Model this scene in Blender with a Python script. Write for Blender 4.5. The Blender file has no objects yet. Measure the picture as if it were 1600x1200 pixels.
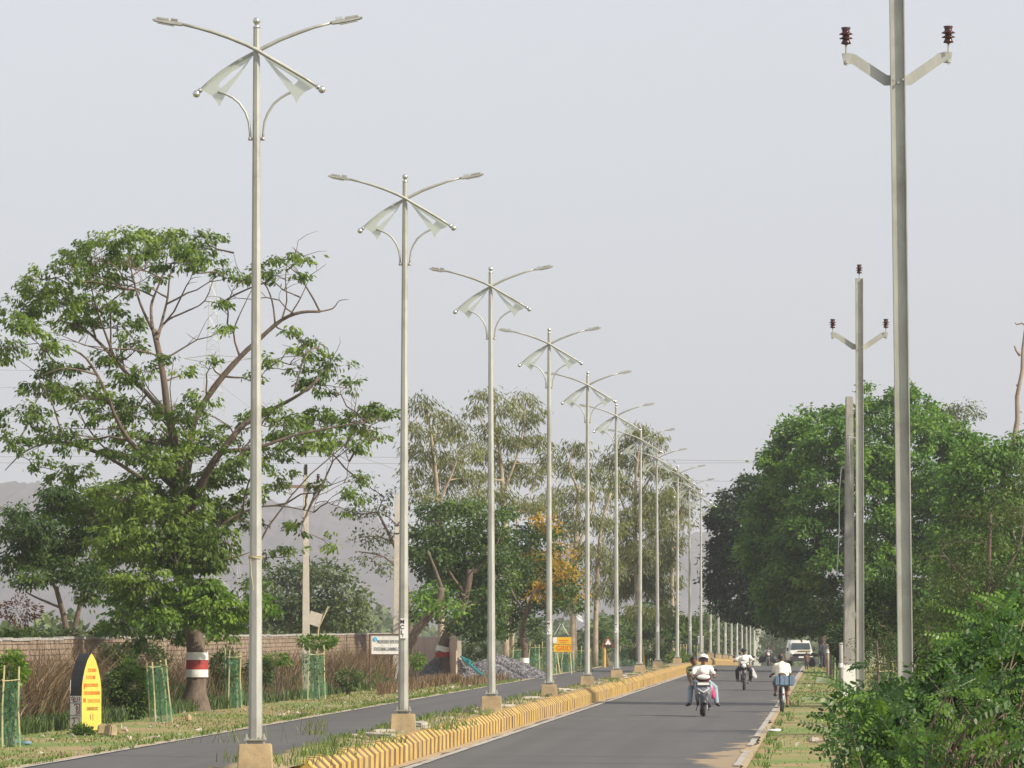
import bpy, bmesh, math, random
import numpy as np
from mathutils import Vector, Matrix

S = bpy.context.scene
COL = S.collection
R = math.radians

# ------------------------------------------------------------------ camera, light, exposure
FPX = 8600.0            # focal length in photograph pixels (a long telephoto)
CH = 2.35               # eye height above the road
cam = bpy.data.cameras.new('camera'); camo = bpy.data.objects.new('camera', cam); COL.objects.link(camo)
cam.sensor_width = 36; cam.lens = FPX / 1600 * 36
cam.shift_y = (980 - 600) / 1600
cam.clip_start = 1; cam.clip_end = 20000
camo.location = (0, 0, CH); camo.rotation_euler = (R(90), 0, 0)
S.camera = camo

SUN_AZ, SUN_EL = 62, 36          # degrees to the right of straight behind the camera, elevation
w = bpy.data.worlds.new('World'); S.world = w; w.use_nodes = True
nt = w.node_tree; bg = nt.nodes['Background']
sky = nt.nodes.new('ShaderNodeTexSky'); sky.sky_type = 'NISHITA'; sky.sun_disc = False
sky.sun_elevation = R(SUN_EL); sky.sun_rotation = R(180 - SUN_AZ)
sky.air_density = 1.0; sky.dust_density = 2.5; sky.ozone_density = 1.5
hsv = nt.nodes.new('ShaderNodeHueSaturation'); hsv.inputs['Saturation'].default_value = 0.22
nt.links.new(sky.outputs[0], hsv.inputs['Color'])
mxs = nt.nodes.new('ShaderNodeMix'); mxs.data_type = 'RGBA'; mxs.inputs[0].default_value = .62       # thin even overcast veil over the clear sky
mxs.inputs[7].default_value = (3.40, 3.56, 3.90, 1); nt.links.new(hsv.outputs[0], mxs.inputs[6]); nt.links.new(mxs.outputs[2], bg.inputs['Color'])
bg.inputs['Strength'].default_value = 0.145
sl = bpy.data.lights.new('sun', 'SUN'); sl.energy = 4.4; sl.angle = R(1.0); sl.color = (1, .90, .74)
so = bpy.data.objects.new('sun', sl); COL.objects.link(so)
sv = Vector((math.sin(R(SUN_AZ)) * math.cos(R(SUN_EL)), -math.cos(R(SUN_AZ)) * math.cos(R(SUN_EL)), math.sin(R(SUN_EL))))
so.rotation_euler = (-sv).to_track_quat('-Z', 'Y').to_euler()
S.view_settings.view_transform = 'Standard'; S.view_settings.look = 'None'
S.view_settings.exposure = 0.45; S.view_settings.gamma = 1; S.view_settings.use_curve_mapping = False
HAZE_DENSITY = 0.00017

# ------------------------------------------------------------------ placing helpers
SL = (1297 - 800) / FPX          # sideways run of the road per metre of depth
def PX(px, py, d): return Vector(((px - 800) * d / FPX, d, CH - (py - 980) * d / FPX))
def GZ(y):                        # height of the ground along the road (it dips beyond the crest)
    if y < 328: return 0.0
    if y < 470: return -0.00715 * (y - 328)
    if y < 720: return -1.015 - 0.027 * (y - 470)
    return -7.77
def RX(u, y): return u + SL * y
def RP(u, y, z=0.0): return Vector((RX(u, y), y, GZ(y) + z))
def GP(px, py): d = CH * FPX / (py - 980); return Vector(((px - 800) * d / FPX, d, 0))

def link(o, parent=None):
    COL.objects.link(o)
    if parent: o.parent = parent
    return o
def tag(o, label=None, cat=None, group=None, kind=None):
    if label: o['label'] = label
    if cat: o['category'] = cat
    if group: o['group'] = group
    if kind: o['kind'] = kind
    return o
def empty(name, loc, rz=0, label=None, cat=None, group=None):
    o = bpy.data.objects.new(name, None); o.empty_display_size = .2
    o.location = loc; o.rotation_euler = (0, 0, rz); link(o)
    return tag(o, label, cat, group)
def copy_tree(o, parent=None):
    c = o.copy(); COL.objects.link(c); c.parent = parent
    for ch in list(o.children): copy_tree(ch, c)
    return c

class MB:
    """collects boxes, tubes and sheets into one mesh"""
    def __init__(s): s.v = []; s.f = []; s.m = []
    def add(s, vs, fs, m=0):
        b = len(s.v); s.v += [tuple(v) for v in vs]; s.f += [tuple(b + i for i in f) for f in fs]; s.m += [m] * len(fs); return s
    def box(s, c, d, m=0, rz=0, M=None, taper=1.0):
        x, y, z = d[0] / 2, d[1] / 2, d[2] / 2
        vs = [Vector((sx * x * (taper if sz > 0 else 1), sy * y * (taper if sz > 0 else 1), sz * z)) for sz in (-1, 1) for sy in (-1, 1) for sx in (-1, 1)]
        if M is None: M = Matrix.Rotation(rz, 3, 'Z')
        vs = [M @ v + Vector(c) for v in vs]
        return s.add(vs, [(0, 2, 3, 1), (4, 5, 7, 6), (0, 1, 5, 4), (2, 6, 7, 3), (0, 4, 6, 2), (1, 3, 7, 5)], m)
    def tube(s, pts, rad, n=6, m=0, cap=True, phase=0.0):
        pts = [Vector(p) for p in pts]; k = len(pts)
        if not hasattr(rad, '__len__'): rad = [rad] * k
        vs = []; up = None
        for i, p in enumerate(pts):
            t = (pts[min(i + 1, k - 1)] - pts[max(i - 1, 0)])
            if t.length < 1e-9: t = Vector((0, 0, 1))
            t.normalize()
            if up is None:
                up = Vector((1, 0, 0)) if abs(t.x) < .8 else Vector((0, 1, 0))
            a = (up - t * up.dot(t)); a.normalize(); up = a; b = t.cross(a)
            for j in range(n):
                q = phase + 2 * math.pi * j / n
                vs.append(p + (a * math.cos(q) + b * math.sin(q)) * rad[i])
        fs = [(i * n + j, i * n + (j + 1) % n, (i + 1) * n + (j + 1) % n, (i + 1) * n + j) for i in range(k - 1) for j in range(n)]
        if cap: fs += [tuple(range(n - 1, -1, -1)), tuple((k - 1) * n + j for j in range(n))]
        return s.add(vs, fs, m)
    def lathe(s, prof, c=(0, 0, 0), n=12, m=0, M=None):
        M = M or Matrix.Identity(3); vs = []
        for r, z in prof:
            for j in range(n):
                q = 2 * math.pi * j / n; vs.append(M @ Vector((r * math.cos(q), r * math.sin(q), z)) + Vector(c))
        k = len(prof)
        fs = [(i * n + j, i * n + (j + 1) % n, (i + 1) * n + (j + 1) % n, (i + 1) * n + j) for i in range(k - 1) for j in range(n)]
        fs += [tuple(range(n - 1, -1, -1)), tuple((k - 1) * n + j for j in range(n))]
        return s.add(vs, fs, m)
    def ball(s, c, r, n=10, m=0, sc=(1, 1, 1)):
        k = max(4, n // 2 + 1)
        prof = [(max(1e-4, math.sin(math.pi * i / k)), -math.cos(math.pi * i / k)) for i in range(k + 1)]
        M = Matrix.Diagonal((r * sc[0], r * sc[1], r * sc[2]))
        return s.lathe(prof, c, n, m, M)
    def prism(s, poly, axis, a, b, m=0, off=(0, 0, 0)):
        """polygon (2d) extruded along axis 'x','y' or 'z' from a to b"""
        def mk(p, t):
            if axis == 'y': q = (p[0], t, p[1])
            elif axis == 'x': q = (t, p[0], p[1])
            else: q = (p[0], p[1], t)
            return Vector(q) + Vector(off)
        n = len(poly)
        vs = [mk(p, a) for p in poly] + [mk(p, b) for p in poly]
        fs = [tuple(range(n - 1, -1, -1)), tuple(range(n, 2 * n))] + [(i, (i + 1) % n, n + (i + 1) % n, n + i) for i in range(n)]
        return s.add(vs, fs, m)
    def mesh(s, name, mats, smooth=False, bevel=0):
        me = bpy.data.meshes.new(name); me.from_pydata(s.v, [], s.f)
        for mm in (mats if isinstance(mats, (list, tuple)) else [mats]): me.materials.append(mm)
        me.polygons.foreach_set('material_index', s.m)
        bm = bmesh.new(); bm.from_mesh(me); bmesh.ops.recalc_face_normals(bm, faces=bm.faces)
        if bevel:
            es = [e for e in bm.edges if len(e.link_faces) == 2 and e.calc_face_angle(0) > .5]
            bmesh.ops.bevel(bm, geom=es, offset=bevel, segments=2, affect='EDGES', clamp_overlap=True)
        bm.to_mesh(me); bm.free()
        if smooth:
            me.polygons.foreach_set('use_smooth', [True] * len(me.polygons))
            if smooth != 'all': me.set_sharp_from_angle(angle=R(40))
        me.update(); return me
    def build(s, name, mats, parent=None, smooth=False, bevel=0, loc=None):
        o = bpy.data.objects.new(name, s.mesh(name, mats, smooth, bevel)); link(o, parent)
        if loc is not None: o.location = loc
        return o

# ------------------------------------------------------------------ materials
def newmat(name):
    m = bpy.data.materials.new(name); m.use_nodes = True
    return m, m.node_tree, m.node_tree.nodes['Principled BSDF']
def noise(t, scale, detail=4, coord='Object', rough=.6, stretch=None):
    n = t.nodes.new('ShaderNodeTexNoise'); n.inputs['Scale'].default_value = scale
    n.inputs['Detail'].default_value = detail; n.inputs['Roughness'].default_value = rough
    if coord == 'Position':
        g = t.nodes.new('ShaderNodeNewGeometry'); src = g.outputs['Position']
    else:
        g = t.nodes.new('ShaderNodeTexCoord'); src = g.outputs['Object']
    if stretch:
        mp = t.nodes.new('ShaderNodeMapping'); mp.inputs['Scale'].default_value = stretch
        t.links.new(src, mp.inputs['Vector']); src = mp.outputs[0]
    t.links.new(src, n.inputs['Vector']); return n.outputs['Fac']
def ramp(t, fac, stops):
    r = t.nodes.new('ShaderNodeValToRGB'); e = r.color_ramp.elements
    e[0].position, e[0].color = stops[0][0], (*stops[0][1], 1)
    e[1].position, e[1].color = stops[-1][0], (*stops[-1][1], 1)
    for p, c in stops[1:-1]:
        q = e.new(p); q.color = (*c, 1)
    t.links.new(fac, r.inputs[0]); return r.outputs[0]
def mixc(t, fac, a, b, mode='MIX'):
    n = t.nodes.new('ShaderNodeMix'); n.data_type = 'RGBA'; n.blend_type = mode
    for v, k in ((fac, 0), (a, 6), (b, 7)):
        if isinstance(v, (int, float)): n.inputs[k].default_value = v
        elif isinstance(v, tuple): n.inputs[k].default_value = (*v, 1)
        else: t.links.new(v, n.inputs[k])
    return n.outputs[2]
def bump(t, p, h, strength=.3, dist=.02):
    b = t.nodes.new('ShaderNodeBump'); b.inputs['Strength'].default_value = strength; b.inputs['Distance'].default_value = dist
    t.links.new(h, b.inputs['Height']); t.links.new(b.outputs[0], p.inputs['Normal'])
def mat(name, c, rough=.7, metal=0.0, var=.25, scale=8, c2=None, bmp=0.0, dirt=None, spec=None, coord='Object', stretch=None, coat=0):
    """procedural paint/stone/metal: base colour with two scales of noise, grime and relief"""
    m, t, p = newmat(name)
    a = noise(t, scale, 5, coord, stretch=stretch)
    lo = tuple(x * (1 - var) for x in c); hi = tuple(min(1, x * (1 + var)) for x in (c2 or c))
    col = ramp(t, a, [(.3, lo), (.7, hi)])
    if dirt:
        d = noise(t, scale * .35, 6, coord, .7)
        f = ramp(t, d, [(.5, (0, 0, 0)), (.72, (1, 1, 1))])
        col = mixc(t, f, col, dirt)
    t.links.new(col, p.inputs['Base Color'])
    p.inputs['Roughness'].default_value = rough; p.inputs['Metallic'].default_value = metal
    if spec is not None: p.inputs['Specular IOR Level'].default_value = spec
    if coat: p.inputs['Coat Weight'].default_value = coat
    if bmp: bump(t, p, noise(t, scale * 4, 4, coord), bmp, .02)
    return m
def leafmat(name, dark, light, trans=.35, rough=.5, mid=None, spec=.35):
    m, t, p = newmat(name)
    at = t.nodes.new('ShaderNodeAttribute'); at.attribute_name = 'tint'
    st = [(0, dark), (1, light)] if mid is None else [(0, dark), (.5, mid), (1, light)]
    col = ramp(t, at.outputs['Fac'], st)
    t.links.new(col, p.inputs['Base Color']); p.inputs['Roughness'].default_value = rough
    p.inputs['Specular IOR Level'].default_value = spec
    tr = t.nodes.new('ShaderNodeBsdfTranslucent')
    tc = mixc(t, 1.0, col, (1.0, 1.15, .55), 'MULTIPLY'); t.links.new(tc, tr.inputs['Color'])
    mx = t.nodes.new('ShaderNodeMixShader'); mx.inputs[0].default_value = trans
    t.links.new(p.outputs[0], mx.inputs[1]); t.links.new(tr.outputs[0], mx.inputs[2])
    out = [n for n in t.nodes if n.type == 'OUTPUT_MATERIAL'][0]
    t.links.new(mx.outputs[0], out.inputs['Surface']); return m

M = {}
M['galv'] = mat('galvanised_steel', (.40, .40, .36), .5, .3, .16, 2.5, dirt=(.27, .25, .21), bmp=.05, coord='Position', stretch=(3, 3, .8))
M['chrome'] = mat('polished_steel', (.62, .62, .60), .25, .85, .08, 20)
M['plinth'] = mat('painted_plinth', (.40, .30, .17), .9, 0, .22, 3, dirt=(.24, .19, .12), bmp=.35, coord='Position')
M['kyellow'] = mat('kerb_yellow_paint', (.46, .295, .055), .85, 0, .2, 2.5, c2=(.48, .33, .08), dirt=(.27, .19, .10), bmp=.35, coord='Position')
M['kbrown'] = mat('kerb_faded_brown_paint', (.145, .085, .05), .9, 0, .3, 2.5, dirt=(.22, .15, .085), bmp=.35, coord='Position')
M['kfar'] = mat('kerb_yellow_far', (.42, .25, .05), .8, 0, .16, 3)
M['white'] = mat('white_paint', (.74, .73, .69), .6, 0, .06, 4, dirt=(.5, .47, .4))
M['roadwhite'] = mat('road_line_paint', (.36, .335, .30), .85, 0, .2, 2.5, dirt=(.15, .135, .115), coord='Position')
M['black'] = mat('black_paint', (.018, .018, .02), .55, 0, .3, 6)
M['letter'] = mat('dark_lettering', (.03, .03, .035), .7, 0, .1, 6)
M['letter_grey'] = mat('grey_lettering', (.16, .16, .17), .7, 0, .1, 6)
M['maroon'] = mat('maroon_lettering', (.22, .02, .02), .7, 0, .2, 6)
M['orange'] = mat('orange_lettering', (.62, .12, .01), .7, 0, .2, 9)
M['signyellow'] = mat('sign_yellow', (.72, .42, .02), .6, 0, .08, 3)
M['stoneyellow'] = mat('milestone_yellow', (.56, .45, .07), .7, 0, .08, 5, dirt=(.5, .37, .07))
M['red'] = mat('red_paint', (.32, .03, .025), .6, 0, .12, 5)
M['blue'] = mat('blue_logo', (.04, .38, .62), .6, 0, .05, 5)
M['brownframe'] = mat('brown_frame', (.09, .05, .035), .6, 0, .2, 6)
M['porcelain'] = mat('brown_porcelain', (.055, .016, .018), .18, 0, .15, 8)
M['concrete'] = mat('grey_concrete', (.36, .33, .28), .9, 0, .15, 6, dirt=(.24, .21, .18), bmp=.3)
M['lightconcrete'] = mat('light_concrete', (.50, .45, .38), .9, 0, .12, 6, bmp=.2)
M['oldconcrete'] = mat('weathered_concrete', (.32, .305, .28), .95, 0, .22, 9, dirt=(.21, .195, .175), bmp=.5, stretch=(1, 1, .2))
M['panel'] = mat('pinkish_plaster', (.56, .42, .33), .9, 0, .1, 3, dirt=(.42, .33, .26), bmp=.2)
M['brick'] = mat('weathered_brick', (.21, .15, .105), .95, 0, .35, 3, c2=(.26, .195, .14), bmp=.4)
M['mortar'] = mat('mortar', (.20, .16, .13), .95, 0, .2, 4)
M['bark'] = mat('bark', (.135, .10, .075), .95, 0, .35, 7, dirt=(.07, .052, .04), bmp=.8, stretch=(1, 1, .35))
M['palebark'] = mat('pale_bark', (.34, .27, .20), .9, 0, .3, 5, dirt=(.2, .15, .11), bmp=.5, stretch=(1, 1, .4))
M['deadwood'] = mat('dead_wood', (.27, .215, .175), .85, 0, .2, 6, dirt=(.2, .13, .10), bmp=.4, stretch=(1, 1, .3))
M['bamboo'] = mat('bamboo', (.46, .40, .22), .7, 0, .2, 8)
M['tyre'] = mat('tyre_rubber', (.025, .024, .023), .85, 0, .2, 9)
M['dark'] = mat('dark_metal', (.04, .04, .045), .45, .5, .2, 9)
M['silver'] = mat('scooter_silver_paint', (.20, .21, .25), .3, .3, .08, 6, coat=.5)
M['alloy'] = mat('fork_alloy', (.32, .32, .32), .3, .7, .05, 6)
M['glass'] = mat('dark_window_glass', (.03, .045, .05), .08, 0, .1, 3, spec=.8)
M['lens'] = mat('lamp_lens', (.75, .75, .72), .15, 0, .04, 6, spec=.7)
M['skin'] = mat('brown_skin', (.17, .085, .05), .55, 0, .1, 10)
M['hair'] = mat('black_hair', (.012, .010, .009), .6, 0, .3, 20)
M['shirt'] = mat('white_cloth', (.80, .77, .73), .85, 0, .05, 6, bmp=.3)
M['cream'] = mat('cream_cloth', (.78, .73, .60), .85, 0, .05, 6, bmp=.3)
M['olive'] = mat('olive_cloth', (.20, .22, .10), .9, 0, .12, 6, bmp=.3)
M['jeans'] = mat('light_denim', (.28, .36, .42), .9, 0, .15, 8, bmp=.3)
M['trouser'] = mat('dark_trousers', (.035, .037, .05), .9, 0, .2, 8, bmp=.3)
M['brown_cloth'] = mat('brown_cloth', (.12, .075, .05), .9, 0, .2, 8, bmp=.3)
M['bluebag'] = mat('blue_bag_cloth', (.15, .23, .33), .85, 0, .2, 12, bmp=.3)
M['pink'] = mat('pink_cloth', (.60, .05, .16), .8, 0, .1, 8)
M['plastic'] = mat('white_plastic', (.75, .74, .73), .45, 0, .06, 8)
M['carwhite'] = mat('white_car_paint', (.52, .50, .45), .35, 0, .04, 2, coat=.5)  # white dulled to carry the tree shade over the van
M['paleyellow'] = mat('sunlit_bonnet_yellow', (.72, .62, .28), .4, 0, .05, 2)
M['stone'] = mat('gravel_stone', (.24, .235, .25), .95, 0, .35, 2, coord='Position')
M['slab'] = mat('pale_slab', (.36, .32, .27), .95, 0, .2, 3, bmp=.4)
M['sack'] = mat('grey_sacking', (.22, .23, .25), .9, 0, .15, 8, bmp=.4)
M['bluesheet'] = mat('teal_plastic', (.02, .30, .32), .5, 0, .15, 8)
M['cable'] = mat('grey_cable', (.22, .22, .23), .7, 0, .1, 3)
M['latt'] = mat('pylon_steel', (.42, .43, .44), .6, .3, .1, 3)
M['grille'] = mat('black_bumper', (.03, .03, .035), .6, 0, .2, 6)

# frosted translucent sheet of the lamp sails
m, t, p = newmat('frosted_sheet')
p.inputs['Base Color'].default_value = (.62, .66, .58, 1); p.inputs['Roughness'].default_value = .4
tr = t.nodes.new('ShaderNodeBsdfTranslucent'); tr.inputs[0].default_value = (.72, .76, .68, 1)
tp = t.nodes.new('ShaderNodeBsdfTransparent')
a = t.nodes.new('ShaderNodeMixShader'); a.inputs[0].default_value = .5
b = t.nodes.new('ShaderNodeMixShader'); b.inputs[0].default_value = .42
t.links.new(p.outputs[0], a.inputs[1]); t.links.new(tr.outputs[0], a.inputs[2])
t.links.new(a.outputs[0], b.inputs[1]); t.links.new(tp.outputs[0], b.inputs[2])
t.links.new(b.outputs[0], [n for n in t.nodes if n.type == 'OUTPUT_MATERIAL'][0].inputs['Surface']); M['sheet'] = m
# shade net
m, t, p = newmat('green_shade_net')
t.links.new(ramp(t, noise(t, 5, 3), [(.3, (.06, .20, .10)), (.7, (.13, .33, .19))]), p.inputs['Base Color']); p.inputs['Roughness'].default_value = .8
tr = t.nodes.new('ShaderNodeBsdfTranslucent'); tr.inputs[0].default_value = (.12, .42, .2, 1)
tp = t.nodes.new('ShaderNodeBsdfTransparent')
a = t.nodes.new('ShaderNodeMixShader'); a.inputs[0].default_value = .4
b = t.nodes.new('ShaderNodeMixShader')
f = ramp(t, noise(t, 14, 2, stretch=(1, 1, .5)), [(.3, (.5, .5, .5)), (.7, (.9, .9, .9))]); t.links.new(f, b.inputs[0])
t.links.new(p.outputs[0], a.inputs[1]); t.links.new(tr.outputs[0], a.inputs[2])
t.links.new(a.outputs[0], b.inputs[1]); t.links.new(tp.outputs[0], b.inputs[2])
t.links.new(b.outputs[0], [n for n in t.nodes if n.type == 'OUTPUT_MATERIAL'][0].inputs['Surface']); M['net'] = m

L = {}
L['rain'] = leafmat('rain_tree_leaves', (.044, .076, .016), (.27, .36, .06), .45, mid=(.125, .195, .034))
L['low'] = leafmat('bright_low_leaves', (.04, .09, .012), (.26, .38, .04), .42, mid=(.11, .20, .028))  # bright green leaves of the low clumps and saplings
L['dark'] = leafmat('dark_mango_leaves', (.022, .046, .012), (.15, .22, .036), .36, mid=(.058, .108, .022))
L['right'] = leafmat('banyan_leaves', (.022, .060, .010), (.23, .37, .045), .4, mid=(.080, .180, .022))
L['shade'] = leafmat('shade_darkened_leaves', (.009, .024, .007), (.055, .105, .018), .25, mid=(.02, .048, .011))  # canopy shade put into the leaf colour, near black
L['euca'] = leafmat('eucalyptus_leaves', (.075, .090, .035), (.32, .33, .13), .42, mid=(.17, .185, .07))
L['yellow'] = leafmat('yellow_blossom', (.30, .17, .012), (.50, .31, .04), .4)
L['olive'] = leafmat('feathery_leaves', (.022, .042, .012), (.15, .19, .05), .38, mid=(.06, .09, .025))
L['bush'] = leafmat('bush_leaves', (.012, .036, .008), (.15, .26, .032), .36, mid=(.042, .105, .016), rough=.4)
L['shrub'] = leafmat('shrub_leaves', (.03, .06, .02), (.13, .17, .05), .3, mid=(.07, .11, .03))
L['drybrush'] = leafmat('dry_stems', (.07, .045, .025), (.27, .19, .11), .2, mid=(.155, .095, .055))
L['grass'] = leafmat('verge_grass', (.05, .09, .015), (.30, .26, .10), .3, mid=(.13, .18, .035))
L['greengrass'] = leafmat('green_tufts', (.05, .10, .02), (.24, .28, .07), .3, mid=(.12, .19, .04))
L['rust'] = leafmat('rusty_leaves', (.12, .04, .02), (.30, .12, .04), .3)
L['far'] = leafmat('distant_leaves', (.03, .06, .02), (.14, .18, .06), .3)
# ------------------------------------------------------------------ ground, roads, median, hills
def sheet(name, cols, ys, zf, mt, kind='structure'):
    """strip of ground following the road: cols are (u) offsets, ys depths"""
    v = []; f = []
    n = len(cols)
    for y in ys:
        for u in cols: v.append((RX(u, y), y, GZ(y) + zf(u, y)))
    for i in range(len(ys) - 1):
        for j in range(n - 1): f.append((i * n + j, i * n + j + 1, (i + 1) * n + j + 1, (i + 1) * n + j))
    b = MB(); b.add(v, f); o = b.build(name, mt, smooth='all'); tag(o, kind=kind); return o

ys_near = list(np.arange(20, 330, 5.0)) + list(np.arange(330, 760, 10.0)) + [900, 1200, 1800, 2600, 4500]
# earth / verge material
m, t, p = newmat('verge_earth')
n1 = noise(t, .22, 5, 'Position', .6); n2 = noise(t, 1.1, 5, 'Position', .65); n3 = noise(t, 14, 4, 'Position', .7)
earth = ramp(t, n3, [(.3, (.24, .155, .075)), (.7, (.36, .25, .13))])
green = ramp(t, n2, [(.3, (.085, .14, .022)), (.55, (.145, .20, .038)), (.75, (.22, .21, .07))])
f1 = ramp(t, n1, [(.50, (0, 0, 0)), (.56, (1, 1, 1))])
f2 = ramp(t, n2, [(.47, (0, 0, 0)), (.55, (.9, .9, .9))])
col = mixc(t, mixc(t, 1.0, f1, f2, 'SCREEN'), earth, green)
t.links.new(col, p.inputs['Base Color']); p.inputs['Roughness'].default_value = .95
bump(t, p, n3, .5, .05); M['verge'] = m
m, t, p = newmat('asphalt')
n1 = noise(t, .5, 5, 'Position', .6, (1, .12, 1)); n3 = noise(t, 30, 3, 'Position', .7); n4 = noise(t, 3, 5, 'Position', .7, (.3, .6, 1))
c = ramp(t, n1, [(.3, (.068, .066, .066)), (.7, (.092, .088, .084))])
c = mixc(t, .25, c, ramp(t, n3, [(.3, (.05, .05, .05)), (.7, (.12, .115, .11))]))
c = mixc(t, ramp(t, n4, [(.60, (0, 0, 0)), (.78, (.35, .35, .35))]), c, (.13, .115, .09))
gp_ = t.nodes.new('ShaderNodeNewGeometry'); dt_ = t.nodes.new('ShaderNodeVectorMath'); dt_.operation = 'DOT_PRODUCT'; dt_.inputs[1].default_value = (1, -SL, 0)
sp_x = t.nodes.new('ShaderNodeSeparateXYZ'); t.links.new(gp_.outputs['Position'], dt_.inputs[0]); t.links.new(gp_.outputs['Position'], sp_x.inputs[0])
cb = t.nodes.new('ShaderNodeCombineXYZ'); t.links.new(dt_.outputs['Value'], cb.inputs[0]); t.links.new(sp_x.outputs[1], cb.inputs[1])
def nz_(sc_, st_, det=4):
    mp = t.nodes.new('ShaderNodeMapping'); mp.inputs['Scale'].default_value = st_; t.links.new(cb.outputs[0], mp.inputs[0])
    q = t.nodes.new('ShaderNodeTexNoise'); q.inputs['Scale'].default_value = sc_; q.inputs['Detail'].default_value = det; t.links.new(mp.outputs[0], q.inputs['Vector']); return q.outputs['Fac']
c = mixc(t, ramp(t, nz_(1.4, (1, .012, 1)), [(.42, (0, 0, 0)), (.62, (.55, .55, .55))]), c, (.060, .058, .057))      # tyre polished wheel tracks
c = mixc(t, ramp(t, nz_(1.0, (.06, .55, 1), 5), [(.58, (0, 0, 0)), (.70, (.45, .45, .45))]), c, (.105, .098, .088))    # dusty cross bands and patches
c = mixc(t, ramp(t, nz_(.9, (.12, .9, 1), 6), [(.655, (0, 0, 0)), (.672, (.75, .75, .75))]), c, (.045, .044, .044))     # tar sealed joints
def mr(v, a0, a1, b0, b1):
    q = t.nodes.new('ShaderNodeMapRange'); q.inputs[1].default_value = a0; q.inputs[2].default_value = a1; q.inputs[3].default_value = b0; q.inputs[4].default_value = b1; t.links.new(v, q.inputs[0]); return q.outputs[0]
def ad(x_, y_, op='ADD'):
    q = t.nodes.new('ShaderNodeMath'); q.operation = op
    for k_, v_ in ((0, x_), (1, y_)):
        if isinstance(v_, (int, float)): q.inputs[k_].default_value = v_
        else: t.links.new(v_, q.inputs[k_])
    return q.outputs[0]
edge = ad(mr(dt_.outputs['Value'], -3.2, -1.4, 0, 1.0), mr(sp_x.outputs[1], 96, 116, .40, -.06))       # sand drifting in from the right shoulder
edge = ad(edge, mr(nz_(1.2, (.7, .35, 1), 6), .3, .7, -.30, .30)); c = mixc(t, ramp(t, edge, [(.86, (0, 0, 0)), (1.08, (.9, .9, .9))]), c, (.29, .215, .13))
ek = ad(mr(dt_.outputs['Value'], -7.1, -6.3, 1, 0), mr(nz_(1.5, (1, .3, 1), 5), .3, .7, -.35, .25)); ek = ad(ek, mr(dt_.outputs['Value'], -8.0, -7.6, -3, 0)); c = mixc(t, ramp(t, ek, [(.6, (0, 0, 0)), (1.0, (.7, .7, .7))]), c, (.24, .19, .125))
t.links.new(c, p.inputs['Base Color']); p.inputs['Roughness'].default_value = .85; bump(t, p, n3, .25, .01); M['asphalt'] = m
m, t, p = newmat('median_earth')
n2 = noise(t, 1.3, 6, 'Position', .7); n3 = noise(t, 12, 4, 'Position', .7)
c = mixc(t, ramp(t, n2, [(.45, (0, 0, 0)), (.62, (1, 1, 1))]), ramp(t, n3, [(.3, (.26, .185, .10)), (.7, (.38, .29, .17))]), (.13, .15, .04))
t.links.new(c, p.inputs['Base Color']); p.inputs['Roughness'].default_value = .95; bump(t, p, n3, .6, .05); M['median'] = m
M['sand'] = mat('road_edge_sand', (.32, .235, .135), .95, 0, .15, 1.2, c2=(.38, .29, .18), bmp=.3, coord='Position')

rnd = random.Random(3)
def vz(u, y):
    return .05 * math.sin(u * 1.7 + y * .11) * math.sin(y * .07 + u) * (1 if abs(u + 7.5) > 8.5 else 0) - .03
ucols = [-750, -400, -200, -100, -60, -40, -30, -26, -23, -21, -19, -18, -17, -16, -15, -14, -13.6, -11, -7, -3, -1.4, -.8, 0, 1, 2, 3, 4, 6, 8, 12, 20, 40, 80, 200, 480]
sheet('ground', ucols, ys_near, lambda u, y: vz(u, y), M['verge'])
yr = [20] + list(np.arange(60, 330, 6.0)) + list(np.arange(330, 760, 8.0))
sheet('carriageway', list(np.linspace(-7.1, -1.5, 6)), yr, lambda u, y: .02 + (-1.5 - u) * .012, M['asphalt'])
sheet('far_carriageway', list(np.linspace(-13.5, -8.2, 5)), yr, lambda u, y: .02 + (-8.2 - u) * 0.0, M['asphalt'])
# sandy, ragged edges lying on the asphalt
def ragged(name, u0, w0, side, y0, y1, z, mt, seed, amp, step=1.1):
    r = random.Random(seed); v = []; f = []; y = y0; k = 0; s = 0
    while y < y1:
        s = s * .72 + r.uniform(-amp, amp); ww = max(.02, w0 + s)
        v += [(RX(u0, y), y, GZ(y) + z(u0)), (RX(u0 + side * ww, y), y, GZ(y) + z(u0 + side * ww))]
        if k: f.append((2 * k - 2, 2 * k - 1, 2 * k + 1, 2 * k))
        k += 1; y += step
    b = MB(); b.add(v, f); return b
zr = lambda u: .02 + (-1.5 - u) * .012
b = ragged('x', -1.38, .16, -1, 60, 330, lambda u: zr(u) + .010, M['sand'], 5, .08)
b2 = ragged('x', -1.36, .45, -1, 60, 118, lambda u: zr(u) + .013, M['sand'], 6, .35, .6)
nb = MB(); nb.add(b.v, b.f)
b3 = ragged('x', -7.09, .20, 1, 60, 330, lambda u: zr(u) + .009, M['sand'], 8, .06); nb.add(b3.v, b3.f)
b4 = ragged('x', -13.62, .20, 1, 60, 330, lambda u: .030, M['sand'], 9, .07); nb.add(b4.v, b4.f)
b5 = ragged('x', -8.18, .10, -1, 60, 330, lambda u: .030, M['sand'], 10, .07); nb.add(b5.v, b5.f)
tag(nb.build('road_edge_sand', M['sand']), kind='structure')
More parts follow.
